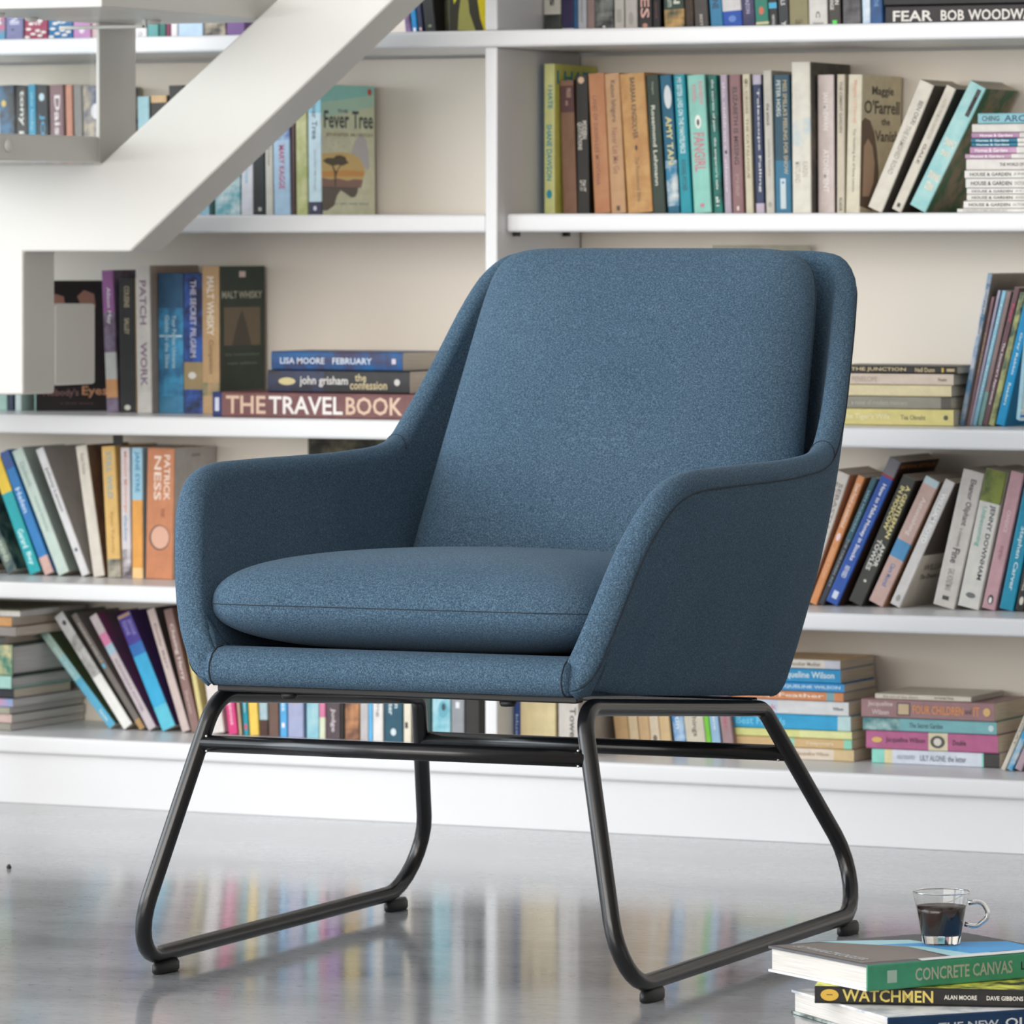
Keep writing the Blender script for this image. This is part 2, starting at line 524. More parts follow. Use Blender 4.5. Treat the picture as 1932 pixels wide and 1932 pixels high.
def pillow(name, hw0, hw1, ln, tf, tb, parent, nu=44, nv=44, pw=4.0, corner=4.5, rows=None):
    """a stuffed cushion: plan in (x, s), s from 0 (bottom or front) to ln; half width hw0 -> hw1,
    thickness tf to the front face (+n) and tb to the rear face"""
    def pt(u, v, side):
        # square -> superellipse plan
        m = max(abs(u), abs(v))
        if m > 1e-9:
            k = (abs(u/m)**corner + abs(v/m)**corner) ** (-1/corner)
            a, b = u*k, v*k
        else: a, b = 0, 0
        s = (b+1)/2
        hw = hw0 + (hw1-hw0)*s
        h = (1 - m**pw) ** .42 if m < 1 else 0
        crown = .80 + .20*(1-a*a)*(1-b*b)
        return Vector((a*hw, s*ln, side*h*crown*(tf if side > 0 else tb)))
    # denser sampling at the border
    def ease(i, n):
        t = -1 + 2*i/n
        return math.copysign(1-(1-abs(t))**1.8, t)
    V = []; Fc = []
    for side in (1, -1):
        for i in range(nu+1):
            for j in range(nv+1):
                V.append(pt(ease(i, nu), ease(j, nv), side))
    n1 = (nu+1)*(nv+1)
    for i in range(nu):
        for j in range(nv):
            a = i*(nv+1)+j; b = a+nv+1
            Fc.append((a, b, b+1, a+1)); Fc.append((n1+a, n1+a+1, n1+b+1, n1+b))
    o = link_mesh(name, V, Fc, M['fabric'], parent, smooth=True)
    bm = bmesh.new(); bm.from_mesh(o.data)
    bmesh.ops.remove_doubles(bm, verts=bm.verts, dist=.0003)
    bmesh.ops.recalc_face_normals(bm, faces=bm.faces); bm.to_mesh(o.data); bm.free()
    for p in o.data.polygons: p.use_smooth = True
    ring = []
    for i in range(160):
        a = 2*math.pi*i/160
        u, v = math.cos(a), math.sin(a); m = max(abs(u), abs(v))
        p = pt(u/m, v/m, 1); q = Vector((0, ln/2, 0))
        ring.append(p + (p-q).normalized()*.0003)
    tube('seam', ring, .0006, M['seam'], o, closed=True, n=6)
    return o
sc = pillow('seat_cushion', .252, .236,   .63, .070, .057, CH, corner=8, pw=5)
sc.location = (0, -.364, .428); sc.rotation_euler = (R(-3.0), 0, 0)
bc = pillow('back_cushion', .256, .215, .497, .064, .048, CH, corner=10, pw=5)
# lies against the reclined back: local y up along the back, local z towards the sitter
REC = R(27.0)
bc.matrix_local = Matrix.Translation((.004, .220, .384)) @ Matrix(((1, 0, 0, 0), (0, math.sin(REC), -math.cos(REC), 0), (0, math.cos(REC), math.sin(REC), 0), (0, 0, 0, 1)))
# upholstered seat deck with a rounded front rail
prof = []
for (y, z) in [(-.340, .3795), (-.356, .378), (-.368, .372), (-.3755, .362), (-.377, .352), (-.373, .342), (-.364, .3365), (-.34, .335)]: prof.append((y, z))
prof += [(.27, .292), (.27, .330)]
V = []; Fc = []; k = len(prof); xs = [-.222, -.215, -.11, 0, .11, .215, .222]
for x in xs:
    e = .93 if abs(x) > .22 else 1
    for (y, z) in prof: V.append((x, y, .357+(z-.357)*e))
for i in range(len(xs)-1):
    for j in range(k):
        j2 = (j+1) % k
        Fc.append((i*k+j, (i+1)*k+j, (i+1)*k+j2, i*k+j2))
Fc.append(tuple(range(k))); Fc.append(tuple((len(xs)-1)*k+j for j in reversed(range(k))))
deck = link_mesh('seat_deck', V, Fc, M['fabric'], CH, smooth=True)
bm = bmesh.new(); bm.from_mesh(deck.data); bmesh.ops.recalc_face_normals(bm, faces=bm.faces); bm.to_mesh(deck.data); bm.free()
for s in (-1, 1):
    tube('seam', [(s*.2165, y*1.0012-.0002, z) for y, z in prof[:8]], .0009, M['seam'], deck, n=6)
# black steel base
TR = .0097
for s in (-1, 1):
    P = [(s*.302, -.412, .0225), (s*.226, -.338, .3235), (s*.227, .225, .2785), (s*.302, .418, .0225)]
    fr = tube('side_frame', fillet(P, [.062, .040, .035, .062]), TR, M['black_metal'], CH, closed=True, n=18)
    for y in (-.318, .32):
        g = lathe('glide', [(0, 0), (.0095, 0), (.0108, .002), (.0108, .010), (.009, .0145), (0, .0145)], M['black_plastic'], CH, 20)
        g.scale = (.9, 2.7, 1); g.location = (s*.301, y, 0)
def on_leg(a, b, z):
    t = (z-a[2])/(b[2]-a[2]); return tuple(a[i]+(b[i]-a[i])*t for i in range(3))
fl_ = on_leg((.302, -.412, .0225), (.226, -.338, .3235), .268)
rl_ = on_leg((.302, .418, .0225), (.227, .225, .2785), .2215)
for p in (fl_, rl_):
    stx = tube('stretcher', [(-p[0]+.004, p[1], p[2]), (p[0]-.004, p[1], p[2])], TR, M['black_metal'], CH, n=18)
    for s in (-1, 1):
        for dz in (-.008, .009):
            wz = lathe('weld', [(0, -.002), (.0013, -.0013), (.002, 0), (.0013, .0013), (0, .002)], M['weld'], stx, 8)
            wz.location = (s*(p[0]-.011), p[1]-.006, p[2]+dz)
cb = box('cross_bar', -.222, .222, -.345, -.325, .3275, .336, M['black_plastic'], CH, .002)
for x in (-.135, .135):
    b_ = lathe('bolt', [(0, -.006), (.008, -.006), (.0095, -.003), (.0095, 0), (0, 0)], M['black_plastic'], cb, 14)
    b_.location = (x, -.336, .3275)
box('cross_bar', -.222, .222, .200, .220, .282, .292, M['black_metal'], CH, .002)

# ------------------------------------------------------------------ books
FONT = {}
def glyphs(s, bold):
    k = (s, bold)
    if k in FONT: return FONT[k]
    cu = bpy.data.curves.new('t', 'FONT'); cu.body = s; cu.resolution_u = 2
    cu.offset = .018 if bold else 0.0; cu.space_character = 1.0
    ob = bpy.data.objects.new('t', cu); COL.objects.link(ob)
    bpy.context.view_layer.update()
    me = bpy.data.meshes.new_from_object(ob.evaluated_get(bpy.context.evaluated_depsgraph_get()))
    V = [v.co.copy() for v in me.vertices]; P = [tuple(p.vertices) for p in me.polygons]
    bpy.data.objects.remove(ob); bpy.data.curves.remove(cu); bpy.data.meshes.remove(me)
    x0 = min(v.x for v in V); x1 = max(v.x for v in V); y0 = min(v.y for v in V); y1 = max(v.y for v in V)
    FONT[k] = ([((v.x-x0)/(x1-x0), (v.y-y0)/(y1-y0)) for v in V], P)
    return FONT[k]
def lettering(parent, s, col, T, bold=True, name='lettering'):
    """T maps (u along the line 0..1, v up 0..1) to a point on the cover"""
    g, P = glyphs(s, bold)
    return link_mesh(name, [T(u, v) for u, v in g], P, ink(col), parent)

def book_mesh(t, d, L, spine, left, right, bands=(), hard=False, round_=.0):
    ct = min(.0026, t*.12) if hard else min(.0006, t*.06)
    r = min(.0018, t*.22)
    def path(off):
        p = [(off, d), (off, r+off*.5)]
        p += [(off+(r-off*.5)*.3, off+(r-off*.5)*.3)]
        for q in range(7):
            f = q/6
            p.append((r + (t-2*r)*f, off - round_*math.sin(math.pi*f)))
        p += [(t-off-(r-off*.5)*.3, off+(r-off*.5)*.3), (t-off, r+off*.5), (t-off, d)]
        return p
    po, pi = path(0), path(ct)
    k = len(po)
    zs = sorted(set([0, L] + [max(0, min(L, L*(1-b[0]))) for b in bands] + [max(0, min(L, L*(1-b[1]))) for b in bands]))
    mats = [cover(spine), cover(left), cover(right)]; bi = {}
    for b in bands:
        if b[2] not in bi: bi[b[2]] = len(mats); mats.append(cover(b[2]))
    V = []; Fc = []; mi = []
    for z in zs:
        V += [(x, y, z) for x, y in po] + [(x, y, z) for x, y in pi]
    for q in range(len(zs)-1):
        a, b = q*2*k, (q+1)*2*k
        zc = 1-(zs[q]+zs[q+1])/2/L
        sp = 0
        for bd in bands:
            if bd[0] <= zc <= bd[1]: sp = bi[bd[2]]
        for j in range(k-1):
            Fc.append((a+j, a+j+1, b+j+1, b+j)); mi.append(1 if j == 0 else (2 if j == k-2 else sp))
            Fc.append((a+k+j+1, a+k+j, b+k+j, b+k+j+1)); mi.append(1 if j == 0 else (2 if j == k-2 else 0))
        for j in (0, k-1):
            Fc.append((a+j, b+j, b+k+j, a+k+j)); mi.append(1 if j == 0 else 2)
    for q, fl in ((0, 1), (len(zs)-1, 0)):
        a = q*2*k
        for j in range(k-1):
            f = (a+j, a+k+j, a+k+j+1, a+j+1)
            Fc.append(f if not fl else tuple(reversed(f))); mi.append(1 if j == 0 else (2 if j == k-2 else 0))
    return V, Fc, mats, mi, ct

def make_book(loc, rot, t, d, L, spine, left=None, right=None, bands=(), txt=(), marks=(), ctxt=(), cmarks=(),
              hard=False, flip=False, pw=False, round_=0.0, name='book'):
    left = left or spine; right = unshade(right) if right else spine
    bo = empty(name, loc, rot)
    V, Fc, mats, mi, ct = book_mesh(t, d, L, spine, left, right, bands, hard, round_)
    link_mesh('cover', V, Fc, mats, bo, mi)
    ov = .003 if hard else .0004
    box('pages', ct+.0001, t-ct-.0001, ct+.0004, d-ov, ov, L-ov, M['pages_w'] if (hard or pw) else M['pages'], bo)
    e = .00035 + (round_ if round_ else 0)
    for tx in txt:
        s, col, a, b, h = tx[:5]; off = tx[5] if len(tx) > 5 else .5
        hh = h*t; x0 = off*t - hh/2
        if flip: T = lambda u, v, a=a, b=b, x0=x0, hh=hh: (x0+hh*(1-v), -e, L*(1-b) + L*(b-a)*u)
        else: T = lambda u, v, a=a, b=b, x0=x0, hh=hh: (x0+hh*v, -e, L*(1-a) - L*(b-a)*u)
        lettering(bo, s, col, T, True)
    for mq, mk in enumerate(marks):                           # printed emblems on the spine: kind, colour, centre along, centre across, width across, length
        kind, col, za, xa, wx, lz = mk
        cx_, cz_ = xa*t, L*(1-za)
        n = 4 if kind == 'rect' else 20
        pts = [(-.5, -.5), (.5, -.5), (.5, .5), (-.5, .5)] if n == 4 else [(.5*math.cos(2*math.pi*q/n), .5*math.sin(2*math.pi*q/n)) for q in range(n)]
        link_mesh('printed_emblem', [(cx_+px_*wx*t, -e-.00015*mq, cz_+pz_*lz*L) for px_, pz_ in pts], [tuple(range(n))], ink(col), bo)
    for tx in ctxt:                            # on the right-hand cover: text, colour, y0, y1 (fraction of depth), z0, z1 (fraction of height from the bottom)
        s, col, y0, y1, z0, z1 = tx[:6]
        lettering(bo, s, unshade(col, 1.5), lambda u, v, y0=y0, y1=y1, z0=z0, z1=z1: (t+.0004, d*(y0+(y1-y0)*u), L*(z0+(z1-z0)*v)), len(tx) < 7, 'cover_lettering')
    for mk in cmarks:                          # outlines printed on the right-hand cover
        col, pts = mk[:2]; lift = mk[2] if len(mk) > 2 else .0002
        link_mesh('cover_print', [(t+lift, d*a, L*b) for a, b in pts], [tuple(range(len(pts)))], ink(unshade(col)), bo)
    return bo

WORDS = ['first', 'second', 'third', 'fourth', 'fifth', 'sixth', 'seventh', 'eighth', 'ninth', 'tenth', 'eleventh', 'twelfth',
         'thirteenth', 'fourteenth', 'fifteenth', 'sixteenth', 'seventeenth', 'eighteenth', 'nineteenth', 'twentieth']
def ordinal(i):
    if i < 20: return WORDS[i]
    t_, u_ = divmod(i+1, 10)
    tens = {2: 'twent', 3: 'thirt', 4: 'fort'}[t_]
    return tens + 'ieth' if u_ == 0 else tens + 'y-' + WORDS[u_-1]

PLACED = []                                     # upright outlines of the books already on the shelves, so that no two share space
def rect(x, z, th, t, L):
    ex = (math.cos(th), -math.sin(th)); ez = (math.sin(th), math.cos(th))
    return [(x, z), (x+ex[0]*t, z+ex[1]*t), (x+ex[0]*t+ez[0]*L, z+ex[1]*t+ez[1]*L), (x+ez[0]*L, z+ez[1]*L)]
def gap(A, B):
    """largest separation of two rectangles over their edge normals (positive: apart)"""
    best = -9
    for P in (A, B):
        for i in range(4):
            ax, az = P[(i+1) % 4][0]-P[i][0], P[(i+1) % 4][1]-P[i][1]
            k = math.hypot(ax, az); nx, nz = az/k, -ax/k
            a = [nx*p[0]+nz*p[1] for p in A]; b = [nx*p[0]+nz*p[1] for p in B]
            best = max(best, min(a)-max(b), min(b)-max(a))
    return best
def settle(x, z, th, t, L, y0, y1):
    s = 0.0
    while s < .03:
        r = rect(x+s, z, th, t, L)
        if all(y0 > q[2] or y1 < q[1] or gap(r, q[0]) >= 0 for q in PLACED): break
        s += .0004
    PLACED.append((rect(x+s, z, th, t, L), y0, y1))
    return s
def row(books, zs, Y, where, group, start=0):
    """standing books given left to right: (spine left px, spine right px, top left px, top px, colour, look, options)"""
    for i, b in enumerate(books):
        xl, xr, xt, yt, col, look = b[:6]; o = dict(b[6]) if len(b) > 6 else {}
        Yp = o.pop('Y', Y); dep = o.pop('d', .128); yaw = o.pop('yaw', 0.0); lab = o.pop('lab', None)
        hmax = o.pop('h', None)
        X0_, X1_ = xat(xl, Yp)+.0003, xat(xr, Yp)-.0003
        zt = zat(xt, yt, Yp); h = (zt-zs)
        th = math.atan2(xat(xt, Yp)-X0_, h)
        if hmax: L = hmax
        else: L = h/math.cos(th) - (math.tan(abs(th))*(X1_-X0_)*math.cos(th) if th > 0 else 0)
        t = max(.004, (X1_-X0_)*math.cos(th))
        zb = zs + .0004 + (t*math.sin(th) if th > 0 else 0)
        loc = (X0_ + settle(X0_, zb, th, t, L, Yp, Yp+dep), Yp, zb)
        bo = make_book(loc, (0, th, R(yaw)), t, dep, L, col, **o)
        tag(bo, lab or '%s, %s from left %s' % (look, ordinal(i+start), where), 'book', group)
def stack(books, z0, Y, where, group, cat='book'):
    """lying books from the bottom up: (spine left px, right px, thickness px, colour, look, options)"""
    z = z0 + .0003
    for i, b in enumerate(books):
        xl, xr, tp, col, look = b[:5]; o = dict(b[5]) if len(b) > 5 else {}
        Yp = o.pop('Y', Y); dep = o.pop('d', .128); yaw = o.pop('yaw', 0.0); lab = o.pop('lab', None); ct_ = o.pop('cat', cat)
        X0_, X1_ = xat(xl, Yp), xat(xr, Yp)
        t = tp * depth_at((xl+xr)/2, Yp) / FPX
        PLACED.append((rect(X0_, z, 0, X1_-X0_, t), Yp, Yp+dep))
        bo = make_book((X1_, Yp, z), (0, R(-90), R(yaw)), t, dep, X1_-X0_, col, name=ct_, **o)
        tag(bo, lab or '%s, %s from bottom %s' % (look, ordinal(i), where), ct_, group)
        z += t + .0004
    return z

# ---- top shelf, right bay
G = 'books on the top shelf right of the upright'; Wh = 'on top shelf right of upright'
T0 = -190
row([
 (1025, 1058, 1025, T0, 'c9c6bb', 'cream paperback with dark misty landscape foot', dict(bands=[(.86, 1, '4a4c48+2c2d2b')], txt=[('s', '2b2b2b', .73, .80, .25)])),
 (1059, 1082, 1057, T0, '2b2f56+3c2c50', 'navy paperback with pale line at foot', dict(bands=[(.965, .975, 'c9c9d4')])),
 (1082, 1090, 1080, T0, '2d5f8c', 'thin blue paperback'),
 (1090, 1107, 1088, T0, 'b9bcc2', 'pale grey paperback', dict(txt=[('a memoir', '8b8e96', .72, .93, .3)])),
 (1107, 1122, 1104, T0, '96807c', 'dusty pink paperback'),
 (1122, 1158, 1119, T0, '37393b+8d918c', 'black and silver tree-pattern paperback', dict(marks=[('disc', 'd9d9d9', .96, .5, .16, .02)])),
 (1159, 1178, 1156, T0, 'c2beb7', 'pale stone paperback with boxed emblem', dict(marks=[('rect', 'a5a19a', .88, .5, .5, .10)])),
 (1179, 1203, 1176, T0, 'bdb8b3', 'light grey paperback with oval emblem', dict(marks=[('disc', 'a09b96', .90, .5, .4, .10)])),
 (1204, 1231, 1201, T0, '2b2a2c', 'black paperback with large pink capitals', dict(txt=[('ES', 'e0b0a4', .74, .90, .62)], marks=[('disc', 'c48878', .955, .5, .36, .035)])),
 (1231, 1247, 1228, T0, '1d1a1c', 'thin black paperback', dict(txt=[('a novel', '6d3a38', .74, .90, .3)])),
 (1247, 1286, 1237, T0, '31453c', 'green hardback with gold town drawing', dict(bands=[(.84, 1, 'c79f63+31453c')], txt=[('N', 'd9dccf', .70, .80, .3, .65), ('num', 'b9c2b4', .72, .82, .2, .3)])),
 (1286, 1303, 1275, T0, '2b201a+4a382a', 'brown-black paperback', {}),
 (1303, 1330, 1291, T0, '4a4643', 'charcoal paperback with small pale lettering', dict(txt=[('BEST', 'c6c1ba', .88, .97, .2)])),
 (1331, 1355, 1315, T0, '3b82ab', 'sky blue paperback with dark lettering', dict(txt=[('TUNE', '1d3a55', .70, .84, .5)])),
 (1357, 1394, 1341, T0, 'd6d4d6', 'white paperback with royal blue foot', dict(bands=[(.86, 1, '2253b0')], marks=[('disc', '5f86cf', .92, .5, .4, .05)])),
 (1395, 1420, 1379, T0, '2f3559+4d4467', 'navy and plum patterned paperback', dict(txt=[('AMAZON', 'b9b4cf', .72, .88, .3)])),
 (1420, 1446, 1405, T0, '2f7f6d', 'green cloth book with cream band', dict(bands=[(.945, .965, 'd8c99f')], marks=[('disc', 'd0694b', .86, .5, .35, .06)])),
 (1447, 1465, 1434, T0, '262829', 'black paperback with cyan block', dict(marks=[('rect', '3aa6cf', .82, .5, .85, .045)], txt=[('VINTAGE', 'd8d8d8', .89, .98, .3)])),
 (1466, 1487, 1455, T0, '35373a', 'dark grey paperback with white lettering', dict(txt=[('NELS', 'd8d8d8', .72, .82, .4), ('Y', 'e8e8e8', .94, .98, .45)])),
 (1488, 1525, 1481, T0, '8d8662', 'olive clothbound book', dict(hard=True, txt=[('Collins', '5d573b', .93, .97, .4)])),
 (1525, 1561, 1521, T0, 'd4d1cd', 'white paperback with single dark letter', dict(txt=[('C', '4b4846', .87, .92, .22), ('COMPANY', '8a8683', .955, .975, .6)])),
 (1562, 1586, 1556, T0, '423c38', 'dark brown paperback with green triangle', dict(txt=[('RUN', 'dcd8d2', .74, .82, .35, .7), ('CHANGE', 'dcd8d2', .72, .86, .3, .3)], marks=[('rect', '4ee052', .955, .5, .36, .03)])),
 (1590, 1625, 1586, T0, '6b696c+3f3d40', 'grey photo paperback with green edge', dict(right='2f5f4d')),
 (1627, 1643, 1622, T0, 'b9d0e6+e4ecf2', 'pale blue and white paperback', {}),
 (1643, 1666, 1638, T0, '2f5e95+284a78', 'blue paperback with faint lettering', dict(txt=[('THE', '6d98c6', .78, .84, .35)])),
], ZA, .15, Wh, G)
z = stack([
 (1671, 1985, 39, '241d21', 'dark plum hardback with large white serif capitals', dict(hard=True, Y=.13, txt=[('FEAR', 'e4dfd8', .045, .285, .52), ('BOB', 'e4dfd8', .335, .475, .52), ('WOODWARD', 'e4dfd8', .50, .975, .52)],
   lab='dark plum hardback with large white serif capitals, lying at top shelf end')),
 (1668, 1985, 30, '141315', 'black hardback lying', dict(hard=True, Y=.13, lab='black hardback lying on the dark plum one at top shelf end')),
], ZA, .13, '', G)

# ---- shelf above the chair, right bay
G = 'books on the shelf above the chair'; Wh = 'on shelf above chair'
row([
 (1026, 1047, 1026, 121, 'd3d592', 'tall pale yellow paperback with teal lettering', dict(right='c9cd5c', d=.147, Y=.135, left='2f8aa8',
    txt=[('I HATE', '1b93a8', .145, .30, .42, .6), ('SHANE DAWSON', '1b93a8', .405, .78, .5)],
    marks=[('disc', '1b93a8', .87, .5, .5, .06)], ctxt=[('I HATE', '1f8f9c', .05, 1.0, .865, .955)])),
 (1055, 1082, 1048, 153, '82604c', 'worn brown clothbound book with plum label', dict(hard=True, bands=[(.04, .24, '5b3b3c')], txt=[('PRIDE', 'b79686', .06, .13, .3, .65), ('AND', 'b79686', .15, .19, .2)])),
 (1084, 1108, 1081, 143, '2a2826', 'black paperback with white title block', dict(marks=[('disc', 'd9b79a', .035, .45, .5, .05)], txt=[('MODERN', 'd8d4cc', .33, .46, .38, .68), ('QUOTATIONS', 'd8d4cc', .34, .54, .38, .28), ('DM ST', 'c9c5bd', .76, .84, .5)])),
 (1115, 1146, 1103, 140, 'b97f58+c08a62', 'terracotta paperback with faded purple lettering', dict(txt=[('LAND OF DAWN-LEE MONTANA', '94604f', .16, .80, .26, .35)])),
 (1149, 1178, 1136, 140, 'c39a72', 'tan paperback with brown serif lettering', dict(txt=[('Kazuo Ishiguro', '6f5645', .05, .35, .4), ('Never Let Me Go', 'a06f58', .39, .72, .4)], marks=[('rect', '4a3a2c', .965, .5, .22, .035)])),
 (1180, 1228, 1164, 141, 'c99d64+b98852', 'thick golden brown paperback with dark lettering', dict(right='b28156', txt=[('BARBARA KINGSOLVER', '4d3d2b', .03, .47, .2), ('The Poisonwood Bible', '8a6c43', .60, .92, .16)], marks=[('disc', '33281d', .535, .5, .1, .04)])),
 (1231, 1256, 1217, 143, '2a3a30', 'dark green paperback with white script', dict(txt=[('Rosamond Lehmann', 'd7dacb', .22, .80, .3, .45), ('Penguin', '93a08f', .05, .14, .2)])),
 (1260, 1283, 1244, 143, '17617f', 'blue paperback with pale feather and yellow capitals', dict(bands=[(.62, .95, '2a7fa5+dfe3e0')], marks=[('disc', 'd6dde0', .16, .6, .62, .17)], txt=[('AMY TAN', 'd9cf8c', .30, .65, .5, .55)])),
 (1284, 1306, 1270, 142, '1695a6', 'bright teal paperback with white lettering', dict(txt=[('MY SISTER LIVES ON THE MANTELPIECE', 'd7eef0', .02, .57, .44), ('ANNABEL PITCHER', '0c5a6b', .61, .84, .4)])),
 (1309, 1343, 1296, 143, '8fcdc0', 'mint green paperback with pink lettering', dict(txt=[('RAINBOW', 'd98c96', .05, .22, .24, .74), ('ROWELL', 'd98c96', .07, .20, .24, .36), ('FANGIRL', 'c9798a', .42, .70, .62)], marks=[('disc', 'eef0ea', .34, .5, .36, .10), ('disc', '4a4a4a', .345, .5, .16, .05), ('rect', 'c9798a', .945, .5, .22, .025)])),
 (1347, 1364, 1335, 143, '1d7c70+1f4f48', 'dark teal leafy paperback with white lettering', dict(txt=[('the secrets of pain   the emperor\'s tale', 'd5e4de', .03, .83, .34), ('ali i', 'e6efe9', .88, .95, .4)])),
 (1367, 1381, 1358, 142, 'b1a3b2', 'thin lilac paperback', dict(txt=[('the children of silence', 'd9cfd9', .05, .85, .36)], marks=[('disc', '3d3844', .56, .5, .3, .03)])),
 (1382, 1404, 1375, 142, '8d6a6b', 'mauve paperback with dark lettering', dict(txt=[('ELIZABETH IS MISSING', '473236', .09, .65, .4), ('EMMA HEALEY', 'b59393', .72, .88, .3)], marks=[('rect', 'e1cfc8', .965, .5, .2, .03)])),
 (1407, 1422, 1400, 141, 'cfc7ad', 'thin cream paperback with brown lettering', dict(txt=[('O. CROSS  THE CATALOGUE', '8a806a', .05, .75, .36)], marks=[('disc', '9a907a', .05, .5, .5, .04)])),
 (1426, 1443, 1419, 142, '2d3a5c', 'navy and white torn-edge paperback', dict(bands=[(0, .07, 'b9b0c2'), (.93, 1, 'c0b0c0')], txt=[('Telescope Falling', 'd6d5d2', .10, .85, .34, .6)])),
 (1445, 1462, 1439, 134, 'c4c0b6', 'tall pale grey paperback with dark title', dict(txt=[('the attack', '5a5853', .23, .39, .38), ('yasmina khadra', '9d998f', .48, .74, .36)], marks=[('disc', 'a29e94', .94, .5, .5, .04)])),
 (1463, 1494, 1459, 142, '274d5f', 'dark teal paperback with white foot label', dict(bands=[(.62, 1, '2f7090')], txt=[('PETER HOEG', 'c6cfca', .04, .30, .26, .3), ("MISS SMILLA'S FEELING FOR SNOW", 'b8a987', .04, .72, .26, .7)], marks=[('rect', 'c3cfd4', .86, .5, .34, .22), ('disc', '3f8fc0', .78, .5, .16, .02)])),
 (1495, 1531, 1493, 118, 'd9d5c8', 'tall glossy white paperback with dark cover', dict(right='3b3a38+57504a', bands=[(.37, .56, 'b9c8cb+d9d5c8')], txt=[('KAREN', 'b8b2a4', .66, .76, .3, .7), ('MAITLAND', 'b8b2a4', .66, .80, .3, .3)], d=.150, Y=.13)),
 (1543, 1575, 1542, 142, 'd0c2bd', 'pinkish white paperback with white capitals', dict(right='3a3c48', txt=[('IAN McEWAN', 'eee6e2', .13, .40, .3), ('ATONEMENT', 'eee6e2', .54, .85, .34)])),
 (1578, 1594, 1579, 141, 'c6bca8', 'thin cream paperback with small black lettering', dict(txt=[('THE CEMENT GARDEN', '6d6659', .05, .42, .36), ('PICADOR', '3b3833', .89, .985, .34)])),
 (1595, 1623, 1601, 141, 'd2cab4', 'cream paperback with woman portrait cover', dict(right='b3aa90', yaw=-4, Y=.148, txt=[("Maggie O'Farrell", 'd8a48c', .04, .35, .3), ('The Vanishing Act of Esme Lennox', '8b8474', .39, .85, .24)],
    ctxt=[('Maggie', '4b443a', .25, .80, .84, .92), ("O'Farrell", '4b443a', .06, .96, .72, .82), ('the', '5a5246', .50, .72, .64, .69), ('Vanish', '5a5246', .34, .95, .52, .60)],
    cmarks=[('5e4c40', [(.0, .05), (.30, .02), (.44, .12), (.46, .30), (.40, .46), (.33, .58), (.22, .67), (.08, .69), (0, .66)]),
            ('a58c76', [(.06, .12), (.22, .12), (.33, .22), (.35, .36), (.29, .48), (.17, .54), (.07, .48)], .0003)])),
], ZB_R, .15, Wh, G)
NB = 21
row([
 (1637, 1669, 1741, 150, 'd3cdc0', 'leaning white paperback with grey serif lettering', dict(right='46423e', txt=[('BEN OKRI', '77726a', .14, .32, .3, .65), ('THE FAMISHED ROAD', '9d978c', .34, .72, .34)])),
 (1682, 1704, 1790, 160, 'cfc8ba', 'leaning slim cream paperback', dict(right='3d3833', txt=[('NOTES FROM AN EXHIBITION', 'a9a192', .10, .42, .34), ('GALE', '6d665a', .46, .62, .3)], marks=[('rect', '2b2926', .955, .5, .3, .03)])),
 (1716, 1754, 1839, 152, '8fc3c4+a8d0cd', 'leaning turquoise paperback with black emblem strip', dict(right='31583b+7a6c56', flip=False, marks=[('rect', '14181a', .135, .70, .24, .215)],
    txt=[('flamingo', 'e8e8e2', .09, .20, .15, .70)])),
], ZB_R, .14, Wh, G, start=NB)
wsw = [o for o in COL.objects if o.get('label', '').startswith('leaning turquoise')][0]
cv = [c for c in wsw.children if c.name.startswith('cover')][0]
wt = max(v.co.x for v in cv.data.vertices); wL = max(v.co.z for v in cv.data.vertices)
def upside(s, zc, zh, x0, x1, col):
    # lettering set across the spine, upside down
    lettering(wsw, s, col, lambda u, v: (wt*(x1-(x1-x0)*u), -.0004, wL*(zc+zh/2-zh*v)), True)
upside('WILD', .185, .06, .30, .80, 'f0ddc8'); upside('SWANS', .265, .06, .20, .88, 'f0ddc8')
upside('JUNG', .455, .055, .30, .80, 'f0ddc8'); upside('CHANG', .53, .055, .20, .88, 'f0ddc8')

